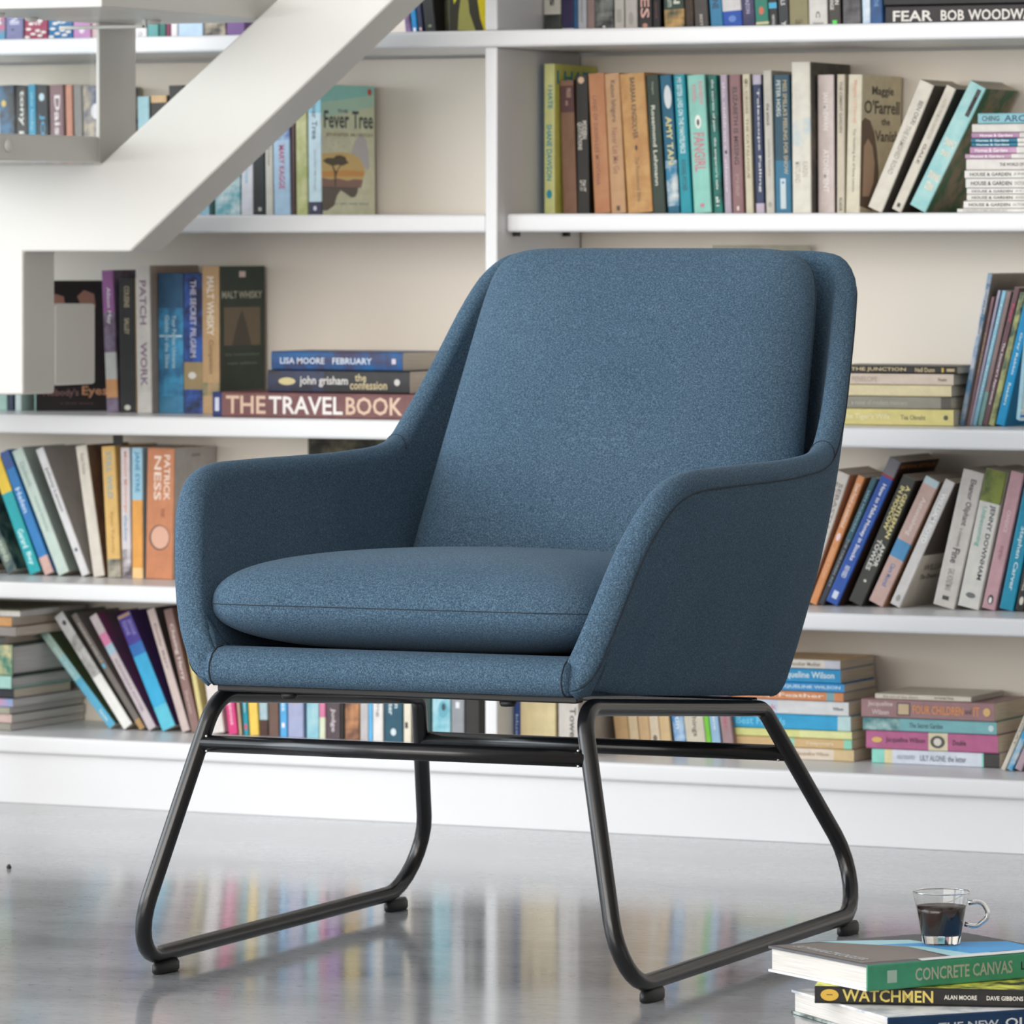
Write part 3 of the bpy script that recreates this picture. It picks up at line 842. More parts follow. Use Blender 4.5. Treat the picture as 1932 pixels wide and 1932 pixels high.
G = 'magazines stacked on the shelf above the chair'; Wh = 'of magazine stack above chair'
mg = dict(cat='magazine', d=.21, Y=.055, pw=True)
def hg(t): return [('HOUSE & GARDEN', '2c2b2b', .03, .26, .42), (t, '8a8886', .275, .40, .36)]
stack([
 (1806, 2160, 7, 'd8d4cf', 'thin white magazine with grey lettering', dict(mg, txt=[('25 BEAUTIFUL HOMES FEBRUARY 2017', '9a9793', .03, .27, .5)])),
 (1818, 2160, 14, 'dedbd6', 'white magazine with black spine title', dict(mg, txt=hg('OCTOBER 2016'))),
 (1824, 2160, 12, 'dad6d0', 'white magazine with black spine title', dict(mg, txt=hg('AUGUST 2016'))),
 (1824, 2160, 11, 'dedbd7', 'white magazine with dark top edge', dict(mg, right='2b3350', txt=hg('JULY 2018'))),
 (1822, 2160, 18, 'd9d6d1', 'thick white magazine with black spine title', dict(mg, txt=hg('OCTOBER 2017'))),
 (1820, 2160, 15, 'dcd9d4', 'white magazine with black spine title', dict(mg, txt=hg('JUNE 2018'))),
 (1823, 2160, 21, 'd6d1cb', 'thickest white magazine with small centred lettering', dict(mg, txt=[('THE WORLD OF INTERIORS', '55524e', .19, .42, .3)])),
 (1821, 2160, 9, 'b795ab', 'thin lilac magazine with white italic title', dict(mg, bands=[(.26, 1, 'd8d4cf')], txt=[('Homes & Gardens', 'efe4ea', .03, .22, .6)])),
 (1830, 2160, 13, 'b386a8+c39cb9', 'pink-purple magazine with white title', dict(mg, bands=[(.27, 1, 'd8d4cf')], txt=[('Homes & Gardens', 'efe4ea', .03, .22, .55)])),
 (1833, 2160, 7, '1f6f88', 'lower dark teal magazine with white title', dict(mg, bands=[(.27, 1, 'd8d4cf')], txt=[('Homes & Gardens', 'd5e6ea', .03, .22, .6)])),
 (1832, 2160, 8, '1d6884', 'upper dark teal magazine with white title', dict(mg, bands=[(.27, 1, 'd8d4cf')], txt=[('Homes & Gardens', 'd5e6ea', .03, .22, .6)])),
 (1833, 2160, 10, 'a77f9f', 'purple magazine with white title', dict(mg, bands=[(.28, 1, 'cfc9c4')], txt=[('Homes & Gardens', 'efe4ea', .05, .24, .6)])),
 (1834, 2160, 16, 'cfcac3', 'plain white catalogue', dict(mg)),
 (1845, 2160, 20, '7fb2bb', 'pale blue book with dark capitals', dict(mg, cat='book', txt=[('CHING', '2e4a55', .025, .13, .5), ('ARCHITECTURE', '1d4f74', .16, .62, .62)])),
], ZB_R, .055, Wh, G)

# ---- top shelf, left bay
G = 'books on the top shelf left of the upright'; Wh = 'on top shelf left of upright'
T1 = -170
fl_pat = [('disc', 'ece4dc', .72+.02*k, [.25, .7, .5, .2, .8, .45, .7, .3][k], .22, .022) for k in range(8)] + [('disc', 'ece4dc', .90+.012*k, [.2, .6, .85, .4, .7, .15][k], .24, .02) for k in range(6)]
row([
 (-14, 10, -14, T1, '2a9cbc+d5607c', 'cyan patterned children\'s book', dict(txt=[('M', 'f0f0ee', .80, .86, .4)])),
 (11, 44, 11, T1, '7a7aa5', 'lavender book with white block lettering', dict(txt=[('MINI', 'e6e2ee', .74, .86, .55)], marks=[('disc', '3a3a55', .90, .4, .18, .018)])),
 (46, 90, 46, T1, 'a03257', 'magenta book with white flowers', dict(marks=fl_pat, txt=[('EYE', 'efe6e8', .80, .87, .36)])),
 (91, 137, 91, T1, '1f6fa3', 'blue book with white flowers', dict(marks=fl_pat, txt=[('IN', 'e8eef2', .80, .86, .34)])),
 (138, 171, 138, T1, 'c48bbd', 'orchid pink book with white emblem', dict(right='b0306a', marks=[('disc', 'ecdfe8', .915, .5, .3, .045)])),
 (173, 190, 173, T1, 'c3a6a8', 'dusty pink slim book', {}),
 (254, 277, 254, T1, 'e2dfdf', 'white book with ring emblem', dict(marks=[('disc', '9b8a96', .95, .45, .34, .035), ('disc', 'e2dfdf', .95, .45, .22, .022)])),
 (278, 299, 278, T1, '5d9c9a', 'sea green book', {}),
 (300, 313, 300, T1, '2f6f66', 'dark green slim book', {}),
 (313, 322, 313, T1, '7b2f4c', 'maroon slim book', {}),
 (322, 335, 322, T1, 'dfdbda', 'white slim book', {}),
 (336, 383, 336, T1, 'b3cbe0', 'wide pale blue book', {}),
 (384, 426, 384, T1, '4b4640+b8ad9a', 'dark mottled book with beige marks', {}),
 (427, 462, 427, T1, '6d4f84', 'purple book', {}),
 (765, 777, 742, T1, '9c7cae+3f3b45', 'leaning purple and black book', {}),
 (778, 789, 755, T1, '1d86c4', 'leaning bright blue book', dict(marks=[('rect', 'e6e6ea', .955, .5, .5, .03)])),
 (790, 800, 768, T1, '2b2f4c', 'leaning navy book', dict(marks=[('disc', 'd9b0b8', .95, .5, .5, .03)])),
 (801, 823, 776, T1, '1d1d1c', 'leaning black book', dict(marks=[('disc', '7c8a6a', .93, .5, .3, .02)])),
], ZA, .15, Wh, G)
# yellow and black front cover facing right
bo = make_book((xat(836, .16), .165, ZA+.0012), (0, R(-3), R(-38)), .018, .125, .20, '2a2a20+44422a', right='b9a824',
    cmarks=[('2e2d22', [(0, 0), (.10, 0), (.46, 0), (.40, .12), (.36, .3), (.30, .45), (.34, .6), (.2, .8), (0, .9)]),
            ('8d8a4c', [(.10, .02), (.34, .02), (.26, .16), (.24, .30), (.16, .30), (.12, .16)], .0003),
            ('c9b92c', [(.06, .22), (.10, .26), (.09, .33), (.05, .30)], .0004),
            ('23221f', [(0, 0), (1, 0), (1, .015), (0, .03)], .0005)],
    ctxt=[('OIL', 'a05a28', .74, .86, .17, .20), ('GHOSTS', 'a05a28', .62, .96, .11, .145)])
tag(bo, 'yellow and black book with its front cover showing beside the upright, top shelf', 'book', G)

# ---- second shelf, left bay
G = 'books on the shelf behind the stair stringer'; Wh = 'on shelf behind stairs'
row([
 (2, 32, -4, 162, '3a3c42+4a7da5', 'dark paperback with blue artwork', dict(marks=[('disc', 'e0bf5c', .14, .35, .3, .05)])),
 (33, 54, 30, 164, '2f2e2d', 'black paperback with white lettering', dict(txt=[('tony parsons', 'e6e2da', .03, .80, .5)])),
 (56, 71, 52, 160, '3498bd', 'thin cyan paperback', dict(txt=[('the lucky one', '8fd0e4', .06, .5, .4)])),
 (73, 94, 68, 162, '2d3036', 'black paperback with cyan lettering', dict(txt=[('JOE HILL', '46a3cc', .22, .80, .5)], marks=[('disc', 'c9e2ec', .09, .5, .5, .06)])),
 (98, 124, 93, 161, '8b6b70', 'mauve paperback with white lettering', dict(txt=[('Daisy Jones', 'eee4e4', .08, .90, .55)])),
 (128, 141, 123, 161, 'd08e76', 'thin salmon paperback', {}),
 (144, 160, 138, 162, '8d8a87', 'thin grey paperback', {}),
 (162, 196, 155, 163, '5a5f78+c4b49a', 'navy paperback with beige artwork', dict(marks=[('disc', 'dcd9dc', .20, .72, .5, .12)])),
 (262, 285, 259, 183, '9cc3cb', 'pale blue paperback', dict(right='8a7868')),
 (287, 318, 284, 181, '3d3935', 'black paperback with sand-coloured top', dict(bands=[(0, .06, 'd3b184')])),
 (320, 348, 318, 162, '3a3634', 'dark paperback', {}),
 (350, 370, 349, 168, 'b7a288', 'tan paperback', {}),
 (371, 396, 371, 172, '9cc4d4', 'pale blue paperback', {}),
 (397, 404, 397, 172, '2d5048', 'thin dark green paperback', {}),
 (405, 454, 405, 168, '6aa9b3+d3dfdf', 'wide teal watercolour paperback', {}),
 (455, 478, 455, 166, 'd9d9de', 'white paperback with pale blue lettering', dict(txt=[('The Summer House', '9cc7dc', .2, .75, .36)])),
 (479, 500, 476, 166, '2f3333', 'black paperback', dict(marks=[('rect', 'b9b5ab', .955, .5, .3, .03)])),
 (501, 516, 499, 165, 'd3cfc4', 'thin cream paperback', dict(txt=[('Lionel Shriver', '87837a', .3, .62, .35)])),
 (517, 549, 514, 163, 'b3cfe6', 'light blue paperback with pink lettering', dict(bands=[(0, .42, '6d80b8+b3cfe6')], txt=[('MARY KAGGE', 'c25a80', .46, .80, .34)], right='7c4a78')),
 (550, 558, 549, 164, '5a4442', 'thin brown paperback', {}),
 (559, 581, 557, 163, 'b8bd7c+d9d6a4', 'lime green paperback', {}),
 (582, 611, 580, 160, 'c8dde4', 'pale blue paperback with sunset tree portrait cover', dict(right='c0c0a2', yaw=-11, Y=.148, bands=[(0, .22, '8cc8d8'), (.90, 1, '3b3850')],
    txt=[('Fever Tree', '5d7886', .10, .42, .4), ('Jennifer McVeigh', 'a8b6bc', .50, .82, .22)], marks=[('disc', 'd8d4de', .95, .5, .25, .035)],
    cmarks=[('7fb4ac', [(0, .86), (1, .93), (1, .996), (0, .996)]), ('9dbcaa', [(0, .74), (1, .84), (1, .93), (0, .86)]), ('b6bfa0', [(0, .62), (1, .72), (1, .84), (0, .74)]),
            ('a8a4a4', [(.56, .47), (.62, .56), (.74, .63), (.84, .58), (.88, .47), (.90, .38), (.88, .35), (.80, .36)], .0003),
            ('d0a06a', [(0, .24), (.75, .24), (.79, .30), (.81, .345), (.78, .38), (.72, .43), (.62, .465), (.4, .48), (0, .47)], .0004),
            ('c48850', [(0, .29), (.79, .30), (.80, .335), (.45, .345), (0, .33)], .0005),
            ('7d625a', [(0, .21), (.73, .21), (.77, .27), (.60, .275), (.48, .262), (.30, .28), (.15, .27), (0, .285)], .0006),
            ('57504a', [(0, .03), (.10, .035), (.22, .07), (.28, .15), (.35, .19), (.45, .165), (.55, .135), (.62, .14), (.66, .17), (.68, .213), (0, .217)], .0007),
            ('4a4234', [(.235, .22), (.26, .22), (.265, .30), (.30, .345), (.36, .38), (.345, .385), (.27, .335), (.255, .335), (.20, .385), (.185, .38), (.235, .32)], .0008),
            ('4a4234', [(.02, .415), (.08, .395), (.20, .375), (.30, .385), (.38, .378), (.50, .40), (.46, .42), (.44, .445), (.34, .458), (.26, .452), (.22, .435), (.10, .435)], .0009),
            ('b04a3c', [(.89, .925), (.93, .925), (.95, .95), (.93, .975), (.89, .975), (.87, .95)], .0006)]
            + [('4f5450', [(a-.015, b+.004), (a, b), (a+.012, b+.007), (a, b+.004)], .0006) for a, b in ((.22, .53), (.31, .55), (.41, .52), (.53, .48))],
    ctxt=[('THE', '4d5a55', .30, .50, .785, .81), ('Fever', '3f4d4a', .05, .52, .665, .80), ('Tree', '3f4d4a', .58, .97, .665, .80), ('JENNIFER McVEIGH', '9a9478', .08, .95, .595, .63), ('an epic love story', '7e8f92', .22, .88, .075, .095)])),
], ZB_L, .15, Wh, G)

# ---- third shelf, left bay
G = 'books on the shelf left of the chair back'; Wh = 'on shelf left of chair back'
bo = make_book((xat(62, .16), .165, ZC_+.0012), (0, R(3), R(-58)), .016, .128, .198, '8fb0a6', right='211c1c',
   ctxt=[("Nobody's", '7d5a58', .10, .52, .10, .17), ('Eyes', 'c08a64', .56, .86, .10, .19), ('a true story', '5a4444', .3, .7, .045, .065)],
   cmarks=[('8a6456', [(.18, .86), (.24, .90), (.34, .88), (.36, .80), (.30, .78), (.20, .80)]), ('8a6456', [(.5, .88), (.58, .93), (.70, .90), (.72, .80), (.64, .78), (.54, .82)])])
tag(bo, 'black book with clasped hands on its cover behind the stair post', 'book', G)
row([
 (-20, 14, -20, 600, '9dbcb0', 'pale green paperback behind the stair post', {}),
 (15, 26, 15, 600, '27324a', 'navy paperback behind the stair post', {}),
 (28, 41, 28, 600, 'c3d0ca', 'greenish white paperback behind the stair post', {}),
], ZC_, .15, Wh, G)
row([
 (201, 224, 191, 511, '8c7f95+6a5566', 'purple and grey paperback with orange sticker', dict(bands=[(0, .30, '9c6299'), (.58, .77, 'c2c2bd'), (.77, .90, 'd49a68')], txt=[('Alison May', 'e9dfe6', .12, .38, .4)])),
 (226, 256, 224, 525, '2d2c2b', 'black paperback with small gold lettering', dict(right='b39a78', txt=[('COUSINS', 'b7ab8c', .06, .22, .34), ('SALLEY', 'b7ab8c', .30, .42, .3)], marks=[('disc', 'd9d5c8', .965, .5, .4, .04)])),
 (259, 287, 255, 502, 'd2cdc6', 'tall white book with purple-grey capitals', dict(right='8f8074', hard=True, d=.15, Y=.13, txt=[('PATCH', '8a6f86', .10, .40, .46), ('WORK', '8a6f86', .52, .82, .46)])),
 (290, 338, 289, 516, '3a6d94+4da0cc', 'blue wave-pattern book with pale lettering', dict(bands=[(0, .25, '3d6282+345673'), (.88, 1, '4f8fb4+3f7ea3')], txt=[('Your Pocket Universe', 'b7d6e2', .30, .68, .16, .64), ('Guide to the Skies', 'b7d6e2', .30, .68, .16, .36)], marks=[('rect', 'c8e6f2', .45, .5, .9, .012)])),
 (341, 378, 341, 516, '2e3350+3d62b0', 'blue-black flame-pattern book with tan label', dict(bands=[(.635, .83, 'a08c66')], right='40302c', txt=[('THE SECRET PILGRIM', 'c6c2d4', .05, .60, .3)], marks=[('disc', 'dcd8d2', .73, .45, .4, .05)])),
 (380, 414, 379, 503, 'bf9d75', 'tan hardback with dark green front cover', dict(right='26332c', hard=True, d=.128, yaw=-4, Y=.147, bands=[(.79, .88, '5a7a5f+bf9d75')], txt=[('MALT WHISKY', 'eadfce', .07, .47, .42), ('Companion', '8a6f4c', .50, .73, .34)],
   ctxt=[('MALT WHISKY', 'a8a898', .06, .94, .78, .83), ('the connoisseur', '5f6f62', .12, .88, .39, .41), ('new edition', '5f6f62', .18, .82, .33, .35)],
   cmarks=[('5c5140', [(.10, .46), (.90, .46), (.90, .72), (.10, .72)]), ('3a362c', [(.28, .46), (.7, .46), (.58, .62), (.5, .70), (.4, .62)], .0003), ('c9a8a4', [(.44, .925), (.58, .925), (.58, .965), (.44, .965)])])),
], ZC_, .15, Wh, G)
z = stack([
 (401, 800, 47, '71494a+7c5452', 'brown and pink photo book with huge cream capitals', dict(hard=True, d=.20, Y=.035, lab='large brown photo book with huge cream capitals under two paperbacks', bands=[(0, .045, '26356c')],
    txt=[('THE', 'd9b9a0', .065, .255, .72), ('TRAVEL', 'ece6e2', .27, .62, .72), ('BOOK', 'd9b9a0', .635, .90, .72)], marks=[('rect', 'cfd3e6', .022, .5, .55, .02)])),
 (505, 773, 42, '2b2a2c', '', dict(Y=.045, d=.125, bands=[(0, .40, '343a55+2b2a2c')], lab='black and navy paperback with cream lettering, middle of three lying books', round_=.001,
    txt=[('john grisham', 'd8d4d0', .23, .57, .5), ('the', 'c4b48a', .62, .70, .34, .7), ('confession', 'c4b48a', .585, .845, .40, .36)], marks=[('disc', 'cfc08c', .14, .5, .34, .12), ('disc', 'c9c5c0', .915, .5, .3, .04)])),
 (512, 760, 35, '1f5c95+3f3a58', '', dict(Y=.05, d=.125, lab='blue and purple paperback with white capitals, topmost of three lying books', round_=.001,
    txt=[('LISA MOORE', 'd0d6e4', .07, .41, .34), ('FEBRUARY', 'd0d6e4', .47, .77, .34)], marks=[('rect', 'd8c9d4', .935, .5, .28, .03)])),
], ZC_, .07, '', G)

# ---- fourth shelf, left bay
G = 'books on the shelf left of the chair arm'; Wh = 'on shelf left of chair arm'
row([
 (-46, -12, -140, 890, '3a2f38', 'leaning dark plum paperback', {}),
 (14, 37, -75, 885, '35474c+7f8b7c', 'leaning dark grey-green paperback', dict(txt=[('THE LITTLE FRIEND', 'b8c4b0', .4, .9, .4)])),
 (56, 80, -20, 870, '1fa0a6', 'leaning turquoise paperback with yellow top', dict(bands=[(.0, .30, 'e6c23c')], txt=[('Gerard', 'c9ecec', .62, .78, .5), ('Bay', 'c9ecec', .82, .93, .5)])),
 (84, 104, -1, 856, '2f78b5', 'leaning royal blue paperback with pink foot', dict(bands=[(0, .14, '3a568f'), (.86, 1, 'c9a49a')], txt=[('Helen', 'c6d8ea', .30, .50, .5)])),
 (110, 134, 22, 853, 'bccbc1', 'leaning pale green paperback', dict(txt=[('Clockwork', '93a59a', .10, .30, .4), ('marina lewycka', '9cae9f', .38, .66, .34)])),
 (154, 171, 67, 850, 'd3d1d1', 'leaning white paperback with grey scribbled cover', dict(right='847e7b', left='4a4a48', txt=[('Johnny Lennon', '6b6b69', .15, .5, .5)], marks=[('disc', '5a5f6c', .80, .5, .4, .03)])),
 (176, 198, 142, 843, 'd3ccbf', 'slightly tilted cream paperback with brown cover', dict(right='5f4c40+4d3a38', txt=[('Rosie Thomas', '9a9183', .06, .22, .3)])),
 (203, 229, 191, 843, 'd9b26c', 'mustard yellow paperback with blue-grey lettering', dict(bands=[(.86, 1, 'b0aa98+55534c')], txt=[('STILL WILD', '7fa9b4', .04, .40, .4), ('Ryan Tubridy', 'b88b45', .5, .82, .3)])),
 (230, 248, 227, 845, 'd3cdd0', 'white paperback with salmon lettering', dict(txt=[('Michael Morpurgo', 'e59a78', .03, .50, .4), ('shadow', '7f9fb9', .52, .72, .4)], bands=[(.78, 1, '5a5056+d3cdd0')])),
 (249, 270, 248, 845, '9fc8da', 'pale blue paperback with orange lower half', dict(bands=[(.40, .92, 'e0a050'), (.92, 1, 'f0c88c')], txt=[('JANE EYRE', '2f88b0', .03, .34, .5)])),
 (274, 326, 278, 845, 'c5825c', 'thick terracotta paperback with white capitals', dict(right='8f8b87', d=.13, txt=[('PATRICK', 'efd9c8', .05, .40, .22, .74), ('NESS', 'efd9c8', .06, .40, .26, .40), ('THE NEW', '8a4c34', .46, .53, .14, .6)],
    marks=[('disc', '5c4038', .685, .5, .74, .195), ('disc', 'd9a890', .683, .52, .66, .175)],
    ctxt=[('A NOVEL', '6f6a68', .40, .62, .93, .95)], cmarks=[('4f3d35', [(.28, .70), (.42, .80), (.60, .81), (.72, .72), (.70, .55), (.3, .5)]), ('a58f7c', [(.38, .55), (.64, .55), (.66, .72), (.40, .72)], .0003)])),
], ZD_L, .15, Wh, G)
by = [o for o in COL.objects if o.get('label', '').startswith('mustard yellow')][0]
ctab = box('corner_tab', .004, .020, .03, .032, .19, .219, ink('26211e'), by); ctab['label'] = 'black tab above the mustard book'  # tab added for the black corner of a book behind
bo = make_book((xat(352, .2), .205, ZD_L+.0004), (0, 0, 0), .014, .07, .085, '2a2c2e', bands=[(0, .45, 'd6cfc4')])  # small black box with white top, built from the book mesh
tag(bo, 'small black box with white top between terracotta paperback and chair arm', 'book', G)
bo = make_book((xat(572, .2), .215, ZD_L+.0004), (0, 0, R(-62)), .014, .118, .215, '6c6a52+23221f', right='23211e+4a4838')
tag(bo, 'dark book leaning face-out behind the left chair arm, only its top showing', 'book', G)

# ---- bottom shelf, left
G = 'leaning books on the bottom shelf'; Wh = 'on bottom shelf'
row([
 (206, 226, 62, 1180, '8fc4cc', 'leaning mint to sky blue paperback', dict(right='3f4c34', bands=[(0, .33, 'a9c4b8'), (.33, .55, '98c8cc'), (.55, 1, '5fb3d4')], txt=[('Helen Cross', 'c9e4ea', .25, .5, .4), ('Secrets', 'd6edf2', .84, .94, .4)])),
 (233, 257, 102, 1166, 'c9c9c8', 'leaning white and silver paperback', dict(right='51504a', bands=[(.20, .55, '8d8b86+c9c9c8'), (.55, 1, 'efeeea')], marks=[('disc', '4b4a52', .08, .6, .4, .04)])),  # bright near-white foot stands in for the sun patch on this spine
 (263, 277, 134, 1163, '77706b', 'leaning grey paperback with pale lettering', dict(txt=[('MARIAN WELLS', 'b9b1aa', .08, .42, .4)], marks=[('disc', '5fb2d0', .45, .45, .5, .04)], bands=[(.92, 1, 'b08d60')])),
 (280, 299, 168, 1166, 'c8bcc0', 'leaning white and pink paperback', dict(right='6b3050+4a3a44', bands=[(.16, .26, 'd986ac'), (.26, .34, 'a9c6d6')], txt=[('ALEXANDRA POTTER', '9a8a92', .38, .85, .34)])),
 (306, 336, 220, 1164, '3aa9d6', 'leaning purple and bright blue paperback', dict(right='31204a', bands=[(0, .26, '4a3f94'), (.26, .36, '2f6fb4'), (.80, 1, '5fbfd4')], marks=[('rect', 'b08d70', .02, .5, .9, .025)], txt=[('JESSIE', '8f84c8', .06, .20, .3, .7), ('KEANE', '8f84c8', .06, .18, .3, .35)])),
 (343, 360, 276, 1152, 'cbb9b4', 'tilted pinkish white paperback', dict(right='3e3a38', txt=[('Emily Barr', '8f7d7a', .12, .5, .4)])),
 (361, 379, 308, 1152, '8d6f69', 'tilted mauve-brown paperback with white script', dict(txt=[('Chasing Harry', 'dccdc6', .12, .58, .5), ('Shereen', 'bda49e', .66, .85, .36)])),
 (380, 390, 338, 1152, 'd9c98a', 'thin tilted pale yellow paperback', {}),
], ZE, .15, Wh, G)

G = 'books standing on the bottom shelf under the chair'; Wh = 'under chair on bottom shelf'
T2 = 1172
row([
 (398, 424, 372, T2, 'dcd5d0', 'slightly tilted white paperback', {}),
 (431, 449, 408, T2, 'd6437f', 'hot pink paperback with white lettering', dict(txt=[('Deadly Gorgeous', 'f0c9d8', .3, .92, .45)])),
 (451, 457, 433, T2, 'b8a086', 'thin tan paperback', {}),
 (460, 470, 446, T2, '1f94a8', 'teal paperback with white lettering', dict(txt=[('Dear Dylan', 'c9e6ea', .45, .80, .45)], marks=[('rect', 'b85a68', .93, .5, .6, .05)])),
 (471, 489, 459, T2, 'ecc85c', 'bright yellow paperback', dict(bands=[(0, .55, 'ead79a+e4c060')])),
 (490, 506, 484, T2, 'a9c2c8', 'pale blue-grey paperback', dict(bands=[(.86, 1, '4a2f26')])),
 (507, 527, 503, T2, '262422', 'black and brown paperback', dict(bands=[(.62, 1, '6d5449')], marks=[('disc', 'd8d0c0', .42, .5, .4, .05)])),
 (528, 542, 525, T2, '58a9dc', 'sky blue paperback with white lettering', dict(txt=[('ARTEMIS', 'e2f0f8', .42, .78, .4)], marks=[('rect', 'f0e6e6', .90, .5, .4, .04)])),
 (543, 573, 541, T2, 'a3a9c8', 'wide lavender paperback', dict(txt=[('ENDLESS', 'c9a79a', .40, .72, .24)])),
 (578, 602, 577, T2, '86bccb+a9cdd2', 'aqua watercolour paperback', {}),
 (602, 614, 602, T2, 'd67fa0', 'thin pink paperback with pale green foot', dict(bands=[(.82, 1, 'd6dcc0')])),
 (615, 642, 615, T2, '9d68b0', 'purple paperback with dark grey foot', dict(bands=[(.66, 1, '55484c')], txt=[('Will', 'ddc8e4', .45, .62, .5), ('Judge', 'cfc4c8', .74, .94, .36)])),
 (642, 649, 642, T2, '1f1c1c', 'thin black paperback', {}),
 (650, 678, 650, T2, 'd1b95c', 'golden yellow paperback with brown foot', dict(bands=[(.62, 1, '6d4c3c+c28a60')], txt=[('McGowan', '8d6c2c', .34, .60, .36)])),
 (679, 695, 679, T2, 'bdb8b8', 'grey paperback with black top', dict(bands=[(.0, .46, '2b2b2b')])),
 (695, 703, 695, T2, '62b3e0', 'thin light blue paperback', {}),
 (703, 723, 703, T2, 'e0dcd8', 'white paperback with grey lettering', dict(txt=[('The Seeing', '9a9692', .34, .80, .4)])),
 (725, 760, 725, T2, '275366', 'dark teal paperback with white lettering', dict(txt=[('Gillian', 'd9e6ea', .52, .72, .24, .68), ('McAllister', 'd9e6ea', .46, .78, .24, .36)], marks=[('disc', 'd2dde0', .92, .5, .3, .06)])),
 (761, 776, 761, T2, 'e3dac6', 'cream paperback', dict(marks=[('rect', '4a4540', .86, .4, .4, .05)])),
 (777, 797, 777, T2, '5a4f48', 'brown paperback', {}),
 (798, 814, 798, T2, '22403f', 'dark green paperback', {}),
 (815, 850, 815, T2, 'a5cdd6+6fb0bf', 'pale teal paperback with a face', dict(marks=[('disc', '5fa3b3', .72, .6, .5, .14), ('disc', '25404a', .70, .64, .22, .06)])),
 (851, 876, 851, T2, '8f9296', 'grey paperback with white top', dict(bands=[(0, .50, 'e3e4e6')], marks=[('rect', 'dfe0e2', .68, .5, .3, .05)])),
 (877, 905, 877, T2, '262321', 'black paperback with large white lettering', dict(txt=[('Heroes', 'e2ded8', .10, .56, .5)])),
], ZE, .15, Wh, G)
row([
 (969, 982, 969, T2, '35508c', 'navy blue paperback', dict(Y=.052, d=.13, txt=[('blue', 'a9b6d6', .7, .86, .4)])),
 (981, 1049, 981, T2, 'd8c79a', 'wide cream book with motorbike picture', dict(Y=.05, d=.17, marks=[('disc', '6d5c48', .45, .75, .4, .22), ('disc', 'b6a078', .46, .75, .24, .13), ('rect', '55493c', .40, .28, .16, .26)], bands=[(.1, .30, '6b5c4c+d8c79a')])),
 (1053, 1092, 1053, T2, 'c9c3bc', 'greyish white book with black lettering', dict(Y=.05, d=.17, txt=[('The Times Tower', '5a5651', .2, .9, .3, .72)])),
 (1128, 1155, 1102, T2+9, 'c9a87c', 'tilted tan paperback', dict(txt=[('Cider', 'a5855c', .4, .52, .3)])),
 (1157, 1176, 1132, T2+9, 'dac7a4', 'tilted cream paperback with orange foot mark', dict(txt=[('LAURIE LEE', 'a58d68', .35, .7, .4)], marks=[('rect', 'cf7a4a', .93, .4, .55, .07)])),
 (1178, 1199, 1155, T2+9, 'd3b489', 'tilted sand-coloured paperback', {}),
 (1201, 1220, 1178, T2+9, 'decfb4', 'tilted ivory paperback', dict(marks=[('disc', '6d6456', .88, .5, .4, .05)])),
 (1221, 1242, 1199, T2+9, 'd6b98c', 'tilted light tan paperback', {}),
 (1244, 1267, 1216, T2+9, '3a7dbf', 'tilted blue paperback with white lettering', dict(bands=[(.5, .9, '4a8cc8+b9d2e6')], txt=[('Lee Martin', 'dce9f4', .40, .8, .4)])),
 (1268, 1306, 1241, T2+9, 'cdc5b2', 'tilted wide beige paperback with big dark initials', dict(txt=[('T', '2f2c28', .36, .44, .5), ('Carry Things', '6d675b', .46, .86, .3)])),
 (1307, 1318, 1280, T2+9, '77c43c', 'thin tilted lime green paperback', {}),
 (1319, 1337, 1292, T2+9, '94b6d3', 'tilted pale blue paperback', dict(txt=[('Joshua Kane', 'd9e6f0', .4, .8, .4)])),
 (1338, 1360, 1308, T2+9, '9c8083', 'tilted mauve-grey paperback', dict(txt=[('alexander', 'c05a72', .42, .8, .3)])),
], ZE, .14, Wh, G, start=24)

# ---- pile at the far left of the bottom shelf
G = 'books and magazines piled at the left end of the bottom shelf'; Wh = 'of bottom-left pile'
pl = dict(d=.20, Y=.06, pw=True)
stack([
 (-250, 20, 14, '8f8b80', 'grey magazine', dict(pl, cat='magazine', d=.22)),
 (-250, 22, 16, 'c2a8a0', 'magazine with pink spine', dict(pl, cat='magazine', right='5d5a4e', d=.22)),
 (-250, 18, 13, '9a9888', 'khaki magazine', dict(pl, cat='magazine', right='77735f', d=.22)),
 (-250, 24, 15, 'b9a8b4', 'magazine with blue and pink spine', dict(pl, cat='magazine', bands=[(.90, 1, '7f9cc4+c98aa0')], d=.22)),
 (-230, 26, 18, '2a2b30', 'black book with yellowed pages', dict(d=.17, Y=.07)),
 (-240, 21, 24, '9cc4ba', 'pale teal hardback with white pages', dict(pl, hard=True, right='3f4a44')),
 (-240, 23, 58, '3f7a66+c4b98c', 'thick green hardback with white pages', dict(pl, hard=True, d=.19, right='2d3a34', left='2d3a34')),
 (-240, 10, 16, '4c4a46', 'dark grey thin book', dict(d=.20, Y=.06)),
 (-240, 30, 18, '8a827e', 'brown-grey book', dict(d=.23, Y=.05)),
 (-240, 22, 18, 'c4925c', 'grey book with orange spine label', dict(d=.23, Y=.05, right='8d8a86')),
], ZE, .06, Wh, G)
nb = [o for o in COL.objects if 'grey book with orange spine label' in o.get('label', '')][0]
nz = nb.matrix_basis.translation.z + 18*depth_at(-100, .05)/FPX + .0008
note = empty('spiral_notebook', (xat(-100, .05), .05, nz))
tag(note, 'spiral-bound notebook with black wire topmost of the bottom shelf pile', 'notebook', G)
box('page_block', -.11, xat(34, .05)-xat(-100, .05), .006, .20, 0, .008, M['pages_w'], note)
box('card_cover', -.11, xat(34, .05)-xat(-100, .05), .004, .202, .008, .0092, cover('8d8a72'), note)
